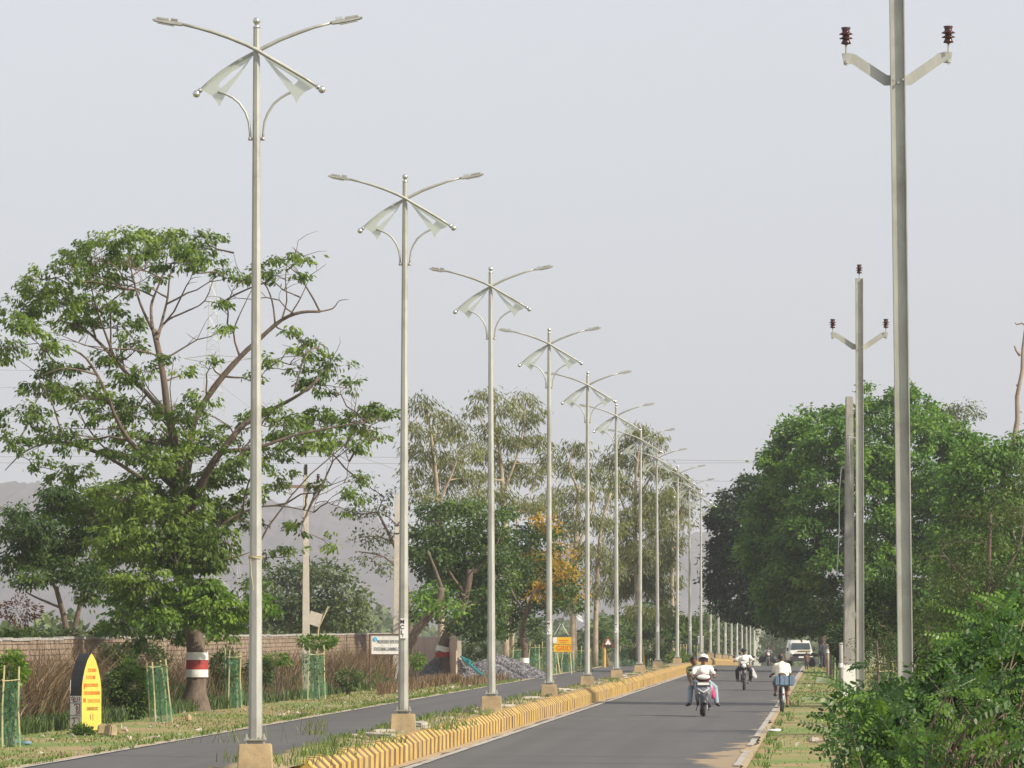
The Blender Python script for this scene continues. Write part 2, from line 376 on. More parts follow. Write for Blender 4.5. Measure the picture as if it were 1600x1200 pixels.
def stripe(name, ua, ub, y0, y1, zf, worn=None, gaps=()):
    v = []; f = []; k = 0; y = y0; r = random.Random(int(y0 + ua * 7)); b = MB()
    prev = None
    while y < y1:
        yy = min(y + 2.2, y1)
        if not any(g0 < y < g1 for g0, g1 in gaps):
            j = r.uniform(-.012, .012); l = len(b.v)
            b.add([(RX(ua + j, y), y, GZ(y) + zf(ua)), (RX(ub + j, y), y, GZ(y) + zf(ub)), (RX(ub, yy), yy, GZ(yy) + zf(ub)), (RX(ua, yy), yy, GZ(yy) + zf(ua))], [(0, 1, 2, 3)])
        y = yy + (r.uniform(.0, .05))
    o = b.build(name, M['roadwhite']); tag(o, kind='structure'); return o
stripe('edge_line', -6.84, -6.70, 60, 500, lambda u: zr(u) + .016)
stripe('right_edge_line', -1.62, -1.50, 92, 500, lambda u: zr(u) + .018, gaps=((103, 105.5), (113, 116), (180, 196), (228, 240)))
stripe('left_edge_line', -13.42, -13.30, 60, 500, lambda u: .036)

# median body with uneven earth top
MT = .50
def mz(u, y):
    if u > -7.3: return MT - .03
    if u < -8.15: return 0.0
    return MT + .03 * math.sin(y * 1.3 + u * 5) * math.sin(y * .37) + .02 * math.sin(y * 3.1 - u * 9)
sheet('median', [-8.22, -8.14, -7.95, -7.75, -7.55, -7.40, -7.24], list(np.arange(60, 330, .5)) + list(np.arange(330, 520, 2.0)), mz, M['median'])

# kerb of precast blocks, alternately yellow and brown
kerb = empty('median_kerb', RP(-7.1, 76), 0, 'low precast kerb striped yellow and faded brown along the near side of the median', 'kerb')
prof = [(0, 0), (0, .31), (-.14, .45), (-.30, .45), (-.30, 0)]
kb = []
for nm, mt in (('kerb_block', M['kyellow']), ('kerb_block', M['kbrown'])):
    for q in range(3):
        g = MB(); l = .565 if mt is M['kyellow'] else .415
        r = random.Random(q); jj = [r.uniform(-.006, .006) for _ in range(4)]
        pr = [(a + (jj[i % 4] if i < 3 else 0), c + (jj[(i + 1) % 4] if i in (1, 2, 3) else 0)) for i, (a, c) in enumerate(prof)]
        g.prism(pr, 'y', 0, l); kb.append(g.mesh('kerb_block', mt))
base = kerb.location.copy(); yy = 76.0
for i in range(300):
    o = bpy.data.objects.new('kerb_block', kb[(i % 2) * 3 + rnd.randrange(3)]); link(o, kerb)
    l = .575 if i % 2 == 0 else .425
    o.location = RP(-7.1 + rnd.uniform(-.003, .003), yy, rnd.uniform(.057, .063)) - base
    o.rotation_euler = (0, 0, -math.atan(SL) + rnd.uniform(-.002, .002)); yy += l
g = MB(); i = 0
while yy < 520:
    l = 1.0 if yy > 300 else .5; a = RP(-7.1, yy) - base; e = RP(-7.1, yy + l * .98) - base
    vs = [a + Vector((x, 0, z + .06)) for x, z in prof] + [e + Vector((x, 0, z + .06)) for x, z in prof]
    g.add(vs, [(4, 3, 2, 1, 0), (5, 6, 7, 8, 9)] + [(k, (k + 1) % 5, 5 + (k + 1) % 5, 5 + k) for k in range(5)], i % 2); i += 1; yy += l
o = g.build('far_kerb_blocks', [M['kyellow'], M['kbrown']], kerb); tag(o, kind='stuff')
# broken pale slabs lying on the median
for i, (y, u) in enumerate([(93, -7.62), (96.5, -7.8), (101, -7.6), (104, -7.75), (118, -7.75), (127, -7.65), (142, -7.7), (147, -7.6), (160, -7.7), (178, -7.65), (205, -7.7), (212, -7.65), (231, -7.7)]):
    g = MB(); r = random.Random(i); n = 7
    poly = [((.13 + .06 * r.random()) * math.cos(6.283 * k / n), (.5 + .5 * r.random()) * math.sin(6.283 * k / n)) for k in range(n)]
    g.prism(poly, 'z', 0, .05); o = g.build('paving_slab', M['slab'], bevel=.008, loc=RP(u, y, MT + .01)); o.rotation_euler = (r.uniform(-.05, .05), r.uniform(-.08, .08), r.uniform(-.4, .4))
    tag(o, 'broken pale slab lying on the median earth, one of a scattered row', 'slab', 'broken slabs on the median')

# hills
m, t, p = newmat('haze_tinted_scrub')
n1 = noise(t, .008, 6, 'Position', .7); n2 = noise(t, .05, 5, 'Position', .7)
c = mixc(t, ramp(t, n2, [(.35, (0, 0, 0)), (.6, (1, 1, 1))]), ramp(t, n1, [(.3, (.10, .092, .10)), (.7, (.15, .135, .148))]), (.078, .084, .09))  # bluish mauve of distance haze mixed into the scrub colour
t.links.new(c, p.inputs['Base Color']); p.inputs['Roughness'].default_value = 1; M['hill'] = m
def hill(name, D, ridge, depth, seed, rough=3.0):
    r = random.Random(seed); b = MB(); xs = np.linspace(ridge[0][0], ridge[-1][0], 160)
    zs = np.interp(xs, [a for a, _ in ridge], [c for _, c in ridge])
    n = len(xs); rows = 9; v = []
    for j in range(rows):
        tt = j / (rows - 1)
        for i, x in enumerate(xs):
            top = PX(x, zs[i], D)
            hz = top.z + 8
            prof_ = math.sin(min(1, tt * 1.0) * math.pi) ** .8 if tt < 1 else 0
            nz = rough * (math.sin(i * .9 + j * 2.1 + seed) + math.sin(i * .37 + j + seed * 2) + math.sin(i * 2.3 + j * .7)) * prof_ * .3
            y = D - depth / 2 + depth * tt
            v.append(((x - 800) * D / FPX + 6 * math.sin(j * 1.7 + i * .3), y, -8.3 + hz * prof_ + nz))
    f = [(j * n + i, j * n + i + 1, (j + 1) * n + i + 1, (j + 1) * n + i) for j in range(rows - 1) for i in range(n - 1)]
    b.add(v, f); o = b.build(name, M['hill'], smooth='all'); tag(o, kind='structure'); return o
hill('hill', 2700, [(-400, 790), (-150, 760), (0, 752), (60, 752), (110, 768), (180, 784), (300, 782), (420, 780), (520, 790), (570, 806), (640, 850), (700, 868), (800, 905), (900, 930), (1000, 950)], 900, 1)
hill('low_hill', 3300, [(500, 900), (700, 880), (850, 860), (980, 842), (1060, 834), (1120, 832), (1200, 846), (1300, 855), (1450, 840), (1650, 850), (1900, 870)], 800, 2)
# woodland in the dip far along the road: one mass
# (built with the vegetation below)

# the air
hz = MB(); hz.box((150, 2335, 40), (1900, 4730, 100)); ho = hz.build('haze', M['white'])
hm = bpy.data.materials.new('haze_air'); hm.use_nodes = True; t = hm.node_tree; t.nodes.clear()
ou = t.nodes.new('ShaderNodeOutputMaterial'); vo = t.nodes.new('ShaderNodeVolumePrincipled')
vo.inputs['Color'].default_value = (.95, .95, 1, 1); vo.inputs['Density'].default_value = HAZE_DENSITY; vo.inputs['Anisotropy'].default_value = .1
t.links.new(vo.outputs[0], ou.inputs['Volume']); ho.data.materials.clear(); ho.data.materials.append(hm); tag(ho, kind='stuff')
# ------------------------------------------------------------------ vegetation tools
def leaf_mesh(name, C, tint, size, aspect, droop, mt, seed, parent=None, flat=0.0, out=None, kind='stuff', jit=.35, nb=0.0):
    """C: (N,3) leaf positions -> one mesh of N folded rhombic leaves"""
    rs = np.random.default_rng(seed); n = len(C); C = np.asarray(C, float)
    d = rs.normal(size=(n, 3)); d /= np.linalg.norm(d, axis=1)[:, None] + 1e-9
    if out is not None: d = d * .6 + out * .6
    d[:, 2] = d[:, 2] * (1 - .5 * droop) - droop
    d /= np.linalg.norm(d, axis=1)[:, None] + 1e-9
    nn = rs.normal(size=(n, 3)); nn[:, 2] += flat
    if out is not None and nb: nn = nn * (1 - nb * .45) + out * nb * 1.5 + np.array([0, 0, .35]) * nb
    s = np.cross(d, nn); s /= np.linalg.norm(s, axis=1)[:, None] + 1e-9
    l = size * rs.uniform(1 - jit, 1 + jit, n)[:, None]; w_ = l * aspect
    up = np.cross(s, d)
    v = np.empty((n, 4, 3)); v[:, 0] = C; v[:, 1] = C + d * l * .5 + s * w_ * .5 + up * l * .06
    v[:, 2] = C + d * l; v[:, 3] = C + d * l * .5 - s * w_ * .5 + up * l * .06
    me = bpy.data.meshes.new(name); me.vertices.add(4 * n); me.vertices.foreach_set('co', v.ravel())
    me.loops.add(4 * n); me.loops.foreach_set('vertex_index', np.arange(4 * n, dtype=np.int32))
    me.polygons.add(n); me.polygons.foreach_set('loop_start', np.arange(0, 4 * n, 4, dtype=np.int32))
    me.polygons.foreach_set('loop_total', np.full(n, 4, dtype=np.int32))
    me.update(calc_edges=True)
    at = me.attributes.new('tint', 'FLOAT', 'FACE'); at.data.foreach_set('value', np.clip(tint, 0, 1).astype(np.float32))
    me.materials.append(mt); o = bpy.data.objects.new(name, me); link(o, parent); tag(o, kind=kind); return o

def wob(a, b, n, amp, r):
    a = Vector(a); b = Vector(b); L_ = (b - a).length; pts = []
    o1 = Vector((r.uniform(-1, 1), r.uniform(-1, 1), r.uniform(-.2, 1))) * amp * L_
    for i in range(n + 1):
        q = i / n; pts.append(a.lerp(b, q) + o1 * math.sin(q * math.pi) + Vector((r.uniform(-1, 1), r.uniform(-1, 1), r.uniform(-1, 1))) * amp * .25 * L_ * (1 if 0 < i < n else 0))
    return pts

def make_tree(name, label, cat, base, limbs, clumps, mts, bark, seed, leafsize=.15, aspect=.5, droop=.5, per_tip=9, tips_k=1.0,
              group=None, twig=.03, spread=.28, flat=.3, bands=None, thick_first=None, puff=1.0, nb=.75, alltwigs=False):
    """limbs: [(points, r0, r1)] in world space; clumps: [(centre, rx, ry, rz, density, material index)]"""
    r = random.Random(seed); rs = np.random.default_rng(seed)
    root = empty(name, base, 0, label, cat, group); B = Vector(base)
    tb = MB(); br = MB(); nodes = []
    for k, (pts, r0, r1) in enumerate(limbs):
        pts = [Vector(q) for q in pts]; fine = []
        for i in range(len(pts) - 1):       # catmull-rom smoothing
            p0, p1, p2, p3 = pts[max(i - 1, 0)], pts[i], pts[i + 1], pts[min(i + 2, len(pts) - 1)]
            for q in (0, .34, .67):
                fine.append(.5 * ((2 * p1) + (p2 - p0) * q + (2 * p0 - 5 * p1 + 4 * p2 - p3) * q * q + (3 * p1 - p0 - 3 * p2 + p3) * q ** 3))
        fine.append(pts[-1]); m_ = len(fine)
        rad = [(r0 + (r1 - r0) * (i / (m_ - 1)) ** .8) * r.uniform(.94, 1.07) for i in range(m_)]
        if k == 0 and thick_first: rad = [a * (1 + thick_first * max(0, 1 - i / 4) ** 2) for i, a in enumerate(rad)]
        if k > 0 and fine[0].z < B.z + .6:
            t2 = MB(); t2.tube([p - B for p in fine], rad, 9); t2.build('trunk', bark, root, smooth='all')
        else: (tb if k == 0 else br).tube([p - B for p in fine], rad, 10 if k == 0 else 7)
        nodes += [(p, rad[i]) for i, p in enumerate(fine) if i > m_ * (.25 if k == 0 else .15)]
    NP = np.array([tuple(p) for p, _ in nodes]); NR = [a for _, a in nodes]
    CC = {}; TT = {}; OO = {}
    order = sorted(range(len(clumps)), key=lambda i: float(np.min(np.linalg.norm(NP - np.array(clumps[i][0]), axis=1))))
    for ci in order:
        c, rx, ry, rz, dens, mi = clumps[ci]; c = Vector(c); rx *= puff; ry *= puff; rz *= puff; dens /= puff ** 1.5
        dd = NP - np.array(c); cost = np.linalg.norm(dd * np.array([1, .7, 1.0]), axis=1) + np.maximum(dd[:, 2] * 1.5, 0)
        j = int(np.argmin(cost)); a = Vector(NP[j]); e = c - Vector((0, 0, rz * .5))
        path = wob(a, e, 5, .10, r); ra = min(NR[j] * .7, twig * 1.6 + .01 * (e - a).length)
        br.tube([q - B for q in path], [ra + (twig * .5 - ra) * i / 5 for i in range(6)], 5, cap=False)
        if alltwigs and c.z > 5.5:
            near = np.argsort(cost)[:60]; j2 = int(near[r.randrange(len(near))]); a2 = Vector(NP[j2])
            if a2.z < c.z + rz and (a2 - c).length > .3:
                p2 = wob(a2, c + Vector((r.uniform(-.6, .6) * rx, 0, r.uniform(-.3, .6) * rz)), 6, .14, r); br.tube([q - B for q in p2], [.030, .026, .022, .018, .014, .010, .006], 4, cap=False)
                for _ in range(3):
                    q0 = p2[r.randrange(2, 6)]; dv = Vector((r.uniform(-1, 1), r.uniform(-.6, .6), r.uniform(.1, 1))) * r.uniform(.35, .9); br.tube([q - B for q in wob(q0, q0 + dv, 3, .16, r)], [.012, .010, .008, .004], 3, cap=False)
        NP = np.vstack([NP, np.array([tuple(q) for q in path[2:]])]); NR += [twig] * 4
        nt_ = max(3, int(dens * tips_k * (rx * rz * 2.2 + rx * ry * .8) * 9)); ct = r.random()
        for k in range(nt_):
            u = rs.normal(size=3); u /= np.linalg.norm(u); rr = rs.uniform(.1, 1) ** .6
            tip = c + Vector((u[0] * rx * rr, u[1] * ry * rr, u[2] * rz * rr))
            if k % (1 if alltwigs else 3) == 0 and dens < 3:
                br.tube([q - B for q in wob(path[3 + k % 3], tip, 3, .1, r)], [twig * .5, twig * .4, twig * .3, twig * .15], 3, cap=False)
            n = max(3, int(per_tip * rs.uniform(.6, 1.4)))
            q = rs.normal(size=(n, 3)) * spread * np.array([1, 1, .55]) + np.array(tip) - np.array(B)
            CC.setdefault(mi, []).append(q)
            TT.setdefault(mi, []).append(np.clip(ct * .35 + rs.uniform(0, .35) + rs.uniform(0, .35, n), 0, 1))
            ow = (q - np.array(c - B)); ow /= np.linalg.norm(ow, axis=1)[:, None] + 1e-6; OO.setdefault(mi, []).append(ow)
    tb.build('trunk', bark, root, smooth='all'); br.build('branches', bark, root, smooth='all')
    for q, mi in enumerate(sorted(CC)):
        leaf_mesh(['crown', 'crown', 'blossom', 'crown'][min(mi, 3)] if len(CC) > 1 else 'crown', np.vstack(CC[mi]), np.concatenate(TT[mi]), leafsize, aspect, droop, mts[mi], seed + mi, root, flat, np.vstack(OO[mi]), nb=nb)
    if bands:
        pts, bl = bands
        for (p0, p1, ra, mt) in bl:
            g = MB(); g.tube([Vector(p0) - B, Vector(p1) - B], [ra, ra * .97], 14, cap=False); g.build('paint_band', mt, root, smooth='all')
    return root

def pl(d, pts, dy=0): return [PX(a, c, d + (e if len(q) > 2 else dy)) for q in pts for a, c, e in [(*q, 0)[:3] if len(q) == 2 else q]]
def limb(d, pts, r0, r1): return ([PX(q[0], q[1], d + (q[2] if len(q) > 2 else 0)) for q in pts], r0, r1)
def cl(d, lst, seed, dep, dens=1.0, mi=0, ys=1.0):
    r = random.Random(seed); out = []; k = d / FPX
    for q in lst:
        x, y, rx, rz = q[:4]; de = q[4] if len(q) > 4 else dens
        out.append((PX(x, y, d + r.uniform(-dep, dep)), rx * k, max(rx, 20) * k * ys, rz * k, de, q[5] if len(q) > 5 else mi))
    return out

# ---- the big spreading tree on the left
D = 155
big = [limb(D, [(303, 1116), (306, 1080), (308, 1040), (305, 1005), (296, 950), (290, 900), (284, 840), (281, 790)], .30, .21),
  limb(D, [(281, 800), (278, 740, -.5), (272, 690, -.8), (262, 645, -1), (256, 595, -1.2), (248, 550, -1.2), (240, 515, -1)], 0.144, 0.075),
  limb(D, [(240, 518, -1), (228, 495), (216, 465), (207, 430), (200, 400)], 0.054, 0.015),
  limb(D, [(238, 512, -1), (236, 480), (244, 455), (256, 425), (262, 395)], 0.054, 0.015),
  limb(D, [(246, 530, -1.2), (255, 495), (262, 465), (266, 430), (280, 400)], 0.050, 0.015),
  limb(D, [(246, 520, -1.2), (262, 500), (290, 487), (320, 470), (335, 430)], 0.043, 0.011),
  limb(D, [(262, 650, -.8), (230, 615, 1), (195, 580, 2), (160, 540, 2), (128, 512, 2.5), (90, 500, 3)], 0.086, 0.022),
  limb(D, [(150, 532, 2), (140, 500, 2), (115, 470, 2)], 0.043, 0.015), limb(D, [(180, 562, 2), (150, 480, 1), (140, 430, 0)], 0.043, 0.011),
  limb(D, [(280, 770), (235, 725, -1), (190, 670, -2), (162, 605, -2.5), (135, 560, -2.5), (110, 545, -3)], 0.094, 0.022),
  limb(D, [(150, 585, -2.5), (100, 575, -3), (60, 590, -3)], 0.036, 0.011),
  limb(D, [(282, 790), (295, 720, .5), (303, 660, 1), (335, 605, 1), (375, 558, 1), (405, 530, 1), (440, 500, 1), (470, 488, 1), (500, 487, 1)], 0.130, 0.034),
  limb(D, [(498, 487, 1), (520, 482, 1.2), (530, 470, 1.2), (545, 468, 1.2)], 0.029, 0.006),
  limb(D, [(440, 500, 1), (448, 470, 1), (446, 435, 1), (450, 405, 1)], 0.029, 0.009), limb(D, [(452, 494, 1), (470, 465, 1), (485, 430, 1)], 0.029, 0.007),
  limb(D, [(430, 508, 1), (425, 470, 1), (410, 440, 1), (375, 425, 1), (365, 395, 1)], 0.032, 0.006),
  limb(D, [(375, 558, 1), (365, 520, 1), (380, 480, 1), (400, 440, 1)], 0.036, 0.007), limb(D, [(485, 430, 1), (500, 420, 1), (510, 412, 1)], 0.011, 0.005),
  limb(D, [(284, 830), (320, 745, -1), (350, 700, -1.5), (385, 660, -1.5), (425, 640, -1.5), (470, 615, -2), (500, 590, -2)], 0.137, 0.030),
  limb(D, [(345, 705, -1.5), (400, 700, -2), (460, 680, -2), (520, 668, -2), (590, 655, -2)], 0.072, 0.015),
  limb(D, [(460, 612, -2), (470, 575, -2), (480, 550, -2)], 0.032, 0.009),
  limb(D, [(278, 790), (210, 740, 1), (150, 705, 2), (90, 690, 2), (40, 705, 2), (8, 735, 2)], 0.079, 0.011),
  limb(D, [(283, 840), (230, 830, -1), (180, 820, -1)], 0.058, 0.015), limb(D, [(285, 860), (330, 830, 0), (380, 800, 0), (430, 790, 0), (490, 800, 0)], 0.065, 0.011),
  limb(D, [(290, 900), (340, 880, -1), (400, 860, -1)], 0.043, 0.011)]
bc = cl(D, [(185, 372, 46, 16), (250, 368, 48, 16), (308, 380, 40, 16), (140, 396, 40, 17), (100, 420, 42, 18), (60, 445, 38, 18), (28, 478, 32, 20), (210, 402, 50, 18), (268, 402, 46, 16), (318, 410, 26, 12),
  (160, 432, 44, 18), (90, 468, 48, 20), (150, 478, 38, 16), (40, 510, 38, 18), (200, 448, 28, 10, .6), (250, 436, 24, 10, .6), (10, 540, 30, 18), (120, 505, 40, 14), (180, 505, 36, 14), (70, 540, 40, 14, .8)], 1, 3.0, 1.15)
bc += cl(D, [(100, 572, 38, 14), (72, 604, 42, 18), (125, 612, 42, 20), (45, 650, 38, 18), (172, 562, 30, 12), (212, 540, 26, 12), (160, 640, 42, 20), (105, 682, 44, 18), (20, 690, 28, 16), (205, 592, 34, 16), (212, 640, 42, 20),
  (268, 560, 18, 8), (284, 582, 20, 9), (240, 680, 50, 22), (180, 700, 50, 20), (50, 720, 26, 14, .7), (120, 740, 40, 18), (262, 640, 20, 10), (230, 575, 22, 10)], 2, 3.0, 1.1)
bc += cl(D, [(290, 650, 40, 20), (330, 690, 38, 18), (280, 715, 50, 22), (340, 742, 42, 20), (230, 752, 52, 22), (315, 620, 25, 12), (190, 770, 45, 22)], 3, 3.0, 1.2)
bc += cl(D, [(352, 428, 24, 10), (378, 438, 18, 8), (428, 402, 14, 7), (448, 430, 26, 13), (458, 396, 15, 7), (478, 405, 10, 6), (450, 515, 16, 7), (400, 592, 16, 8), (330, 566, 12, 7), (404, 420, 14, 7), (420, 560, 14, 7), (345, 470, 10, 6), (352, 512, 8, 5)], 4, 1.2, .95)
bc += cl(D, [(482, 548, 26, 10), (522, 572, 28, 13), (500, 602, 32, 14), (545, 600, 18, 10), (470, 578, 20, 9), (478, 530, 12, 7), (430, 640, 28, 12), (440, 668, 44, 18), (500, 656, 44, 17), (560, 650, 38, 16), (592, 638, 22, 12), (482, 694, 42, 17),
  (540, 690, 34, 15), (420, 704, 36, 18), (588, 676, 28, 13), (380, 660, 26, 13), (380, 720, 36, 18), (608, 650, 14, 9)], 5, 2.2, 1.1)
bc += cl(D, [(440, 752, 26, 15, .8), (400, 770, 32, 16), (498, 766, 16, 12, .8), (470, 820, 20, 16, .8), (540, 785, 26, 20, .7), (528, 848, 20, 16, .7), (455, 862, 24, 12, .7), (395, 815, 22, 14, .8), (410, 870, 20, 12, .6), (560, 740, 20, 14, .6)], 6, 1.5, .9)
bc += cl(D, [(212, 790, 54, 26), (272, 800, 46, 24), (330, 800, 44, 25), (182, 842, 54, 28), (252, 862, 54, 27), (330, 868, 40, 24), (205, 900, 50, 26), (290, 840, 40, 20), (350, 840, 24, 18), (300, 855, 30, 20), (262, 830, 36, 20), (235, 720, 34, 18), (300, 760, 40, 20), (150, 800, 34, 22)], 7, 3.0, 2.0)
bc += cl(D, [(228, 938, 52, 24), (290, 952, 54, 22), (350, 950, 46, 24), (262, 984, 34, 13), (345, 984, 32, 14), (398, 938, 22, 24), (190, 965, 34, 22), (310, 918, 40, 16), (375, 968, 28, 14), (212, 1000, 20, 12), (300, 880, 34, 18), (268, 925, 34, 18), (320, 935, 34, 18), (296, 1000, 26, 10), (245, 965, 34, 16), (305, 965, 40, 16), (415, 950, 14, 14)], 8, 2.8, 2.0, 1)
def band(d, x, y0, y1, r, mt): return (PX(x, y1, d), PX(x, y0, d), r, mt)
make_tree('spreading_tree', 'tall spreading tree with open forked crown, trunk painted red and white, behind the nearest lamp', 'tree', GP(303, 1113), big, bc, [L['rain'], L['low']], M['bark'], 11,
  leafsize=.15, aspect=.45, droop=.6, per_tip=30, tips_k=1.75, twig=.018, spread=.105, thick_first=1.1, puff=1.25, nb=.6, alltwigs=True,
  bands=(None, [band(D, 308.2, 1019, 1031, .315, M['white']), band(D, 308, 1031, 1046, .318, M['red']), band(D, 307.6, 1046, 1058, .325, M['white'])]))

# ---- darker tree behind the milestone
D = 172
make_tree('neem_tree', 'dark green tree with two slim brown stems behind the black and yellow milestone', 'tree', PX(106, 1092, D),
  [limb(D, [(106, 1092), (108, 1040), (104, 985), (96, 950), (88, 920)], .13, .07), limb(D, [(106, 1050), (116, 985), (126, 940), (134, 900)], .11, .06), limb(D, [(88, 922), (70, 890), (55, 860)], .06, .02),
   limb(D, [(134, 900), (150, 870), (165, 840)], .05, .02), limb(D, [(96, 950), (60, 935), (40, 925)], .05, .02)],
  cl(D, [(60, 822, 44, 26), (100, 792, 44, 24), (130, 830, 44, 28), (62, 868, 42, 24), (120, 886, 42, 22), (28, 800, 26, 16), (160, 880, 32, 22), (90, 770, 36, 18), (150, 780, 40, 22), (35, 850, 28, 22), (45, 905, 30, 14), (165, 830, 34, 24), (100, 850, 50, 26), (140, 930, 24, 12), (200, 850, 30, 24), (190, 800, 30, 20), (20, 880, 24, 18), (150, 905, 34, 18), (80, 900, 34, 16), (10, 830, 20, 18)], 21, 2.5, 2.0),
  [L['dark']], M['bark'], 12, leafsize=.16, aspect=.4, droop=.6, per_tip=22, spread=.15, tips_k=2.2)
# ---- round green tree beyond the wall
D = 285
make_tree('round_tree', 'rounded mid green tree standing beyond the long brick wall', 'tree', PX(490, 1052, D),
  [limb(D, [(490, 1052), (490, 1000), (488, 960), (480, 930)], .25, .12)],
  cl(D, [(470, 905, 34, 20), (510, 900, 36, 20), (545, 930, 28, 22), (430, 900, 28, 20), (500, 940, 44, 24), (440, 945, 40, 26), (555, 960, 24, 20), (470, 970, 50, 22), (540, 975, 38, 16), (415, 960, 30, 24), (490, 885, 24, 10), (400, 920, 24, 24), (510, 965, 40, 20), (395, 975, 30, 18)], 22, 3, 1.0), [L['far']], M['bark'], 13, leafsize=.24, aspect=.6, droop=.3, per_tip=14, spread=.32, tips_k=1.8)
# ---- loose hazy tree between the lamp posts
D = 300
make_tree('loose_tree', 'thin hazy tree with loose drooping branches behind the second lamp post', 'tree', PX(600, 1050, D),
  [limb(D, [(640, 1050), (640, 960), (632, 900), (615, 850), (590, 800)], .18, .06), limb(D, [(632, 900), (600, 870), (560, 862)], .08, .03), limb(D, [(615, 850), (590, 838), (560, 840)], .07, .02), limb(D, [(620, 860), (650, 820), (660, 790)], .07, .02)],
  cl(D, [(560, 775, 22, 14), (585, 800, 24, 16), (575, 840, 26, 14), (600, 885, 22, 12), (550, 800, 20, 12), (610, 830, 22, 16), (600, 770, 18, 12), (580, 870, 20, 10), (565, 745, 14, 8)], 23, 3, .5), [L['far']], M['bark'], 14, leafsize=.2, aspect=.5, droop=.5, per_tip=14, spread=.28, tips_k=2.0, twig=.04)

# ---- eucalyptus group
def euca(name, label, d, base, trunk, cls, seed, dens=.95):
    make_tree('eucalyptus_tree', label, 'tree', PX(base[0], base[1], d), [limb(d, t_, a, b_) for t_, a, b_ in trunk], cl(d, cls, seed, 3.5, dens), [L['euca']], M['palebark'], seed,
      leafsize=.30, aspect=.22, droop=.9, per_tip=15, spread=.26, twig=.03, flat=0, tips_k=1.7, nb=.3, group='eucalyptus trees beyond the left verge')
euca('e', 'eucalyptus rising behind the dark flame tree, next right of the second lamp post', 300, (690, 1048),
  [([(690, 1048), (688, 900), (684, 780), (676, 700), (668, 640)], .22, .05), ([(684, 790), (710, 730), (722, 690)], .09, .02), ([(680, 740), (655, 690), (650, 650)], .08, .02)],
  [(655, 630, 24, 14), (680, 645, 22, 14), (650, 670, 24, 16), (690, 680, 28, 16), (722, 672, 24, 14), (735, 700, 20, 18), (665, 710, 30, 18), (705, 720, 32, 20), (650, 740, 24, 18), (690, 755, 34, 20), (730, 745, 26, 18), (660, 775, 26, 14), (715, 790, 30, 18), (745, 780, 20, 20), (640, 700, 14, 14), (700, 660, 12, 8)], 31)
euca('e', 'tallest eucalyptus, its top bushy beside the third lamp post', 310, (790, 1046),
  [([(790, 1046), (790, 900), (786, 780), (780, 700), (768, 640)], .24, .06), ([(786, 770), (812, 700), (820, 640)], .10, .03), ([(780, 700), (752, 660), (742, 630)], .07, .02), ([(798, 1046), (806, 880), (808, 800)], .14, .06)],
  [(762, 616, 24, 12), (785, 640, 24, 14), (742, 640, 20, 14), (815, 622, 22, 12), (836, 640, 16, 12), (820, 655, 26, 16), (770, 670, 30, 16), (800, 690, 34, 18), (840, 690, 26, 18), (755, 710, 28, 18), (790, 735, 36, 20), (835, 740, 32, 20), (860, 715, 16, 18), (770, 775, 32, 18), (820, 790, 34, 18), (745, 745, 18, 16), (850, 790, 24, 16)], 32)
euca('e', 'broad eucalyptus with pale trunks between the fourth and fifth lamp posts', 325, (895, 1043),
  [([(895, 1043), (896, 940), (900, 840), (905, 760)], .24, .08), ([(930, 1043), (932, 920), (940, 820), (955, 770)], .18, .06), ([(905, 770), (890, 730), (895, 700)], .09, .02), ([(900, 860), (925, 800), (930, 760)], .10, .03)],
  [(890, 700, 22, 12), (915, 705, 20, 12), (880, 730, 26, 18), (920, 740, 30, 18), (900, 770, 34, 20), (870, 775, 24, 20), (940, 775, 28, 20), (910, 810, 38, 22), (880, 830, 30, 22), (950, 820, 28, 22), (920, 860, 34, 22), (890, 890, 30, 22), (945, 880, 28, 22), (930, 920, 28, 20), (895, 940, 24, 18), (870, 800, 16, 16), (960, 740, 18, 14)], 33, .75)
euca('e', 'eucalyptus with fine drooping twigs seen through the sixth and seventh lamp posts', 335, (1000, 1042),
  [([(1000, 1042), (996, 920), (992, 820), (994, 740), (1000, 690)], .22, .05), ([(992, 830), (970, 780), (965, 730)], .09, .03), ([(993, 780), (1020, 740), (1030, 710)], .09, .02)],
  [(1000, 672, 24, 14), (975, 690, 24, 14), (1025, 690, 20, 14), (960, 720, 24, 18), (1000, 720, 30, 18), (1030, 735, 24, 18), (975, 760, 30, 18), (1015, 775, 32, 20), (1045, 780, 18, 18), (990, 810, 34, 20), (1030, 830, 28, 22), (970, 840, 26, 20), (1005, 870, 34, 22), (1040, 880, 18, 20), (985, 910, 30, 20), (1025, 925, 28, 18), (960, 890, 22, 18), (1000, 955, 28, 16), (1010, 800, 34, 22), (985, 870, 34, 24), (1035, 860, 26, 22), (1010, 905, 34, 22), (970, 925, 26, 20), (1035, 960, 26, 16)], 34, 1.1)
euca('e', 'rightmost eucalyptus, lowest of the group, behind the eighth lamp post', 350, (1050, 1041),
  [([(1050, 1041), (1050, 920), (1052, 830), (1060, 770)], .18, .05), ([(1051, 850), (1040, 800), (1038, 770)], .07, .02)],
  [(1062, 750, 18, 12), (1078, 768, 14, 14), (1045, 770, 20, 14), (1062, 795, 22, 18), (1040, 815, 20, 20), (1058, 845, 18, 20), (1042, 880, 18, 18), (1070, 820, 10, 12), (1050, 910, 18, 16), (1040, 940, 20, 14)], 35, 1.0)

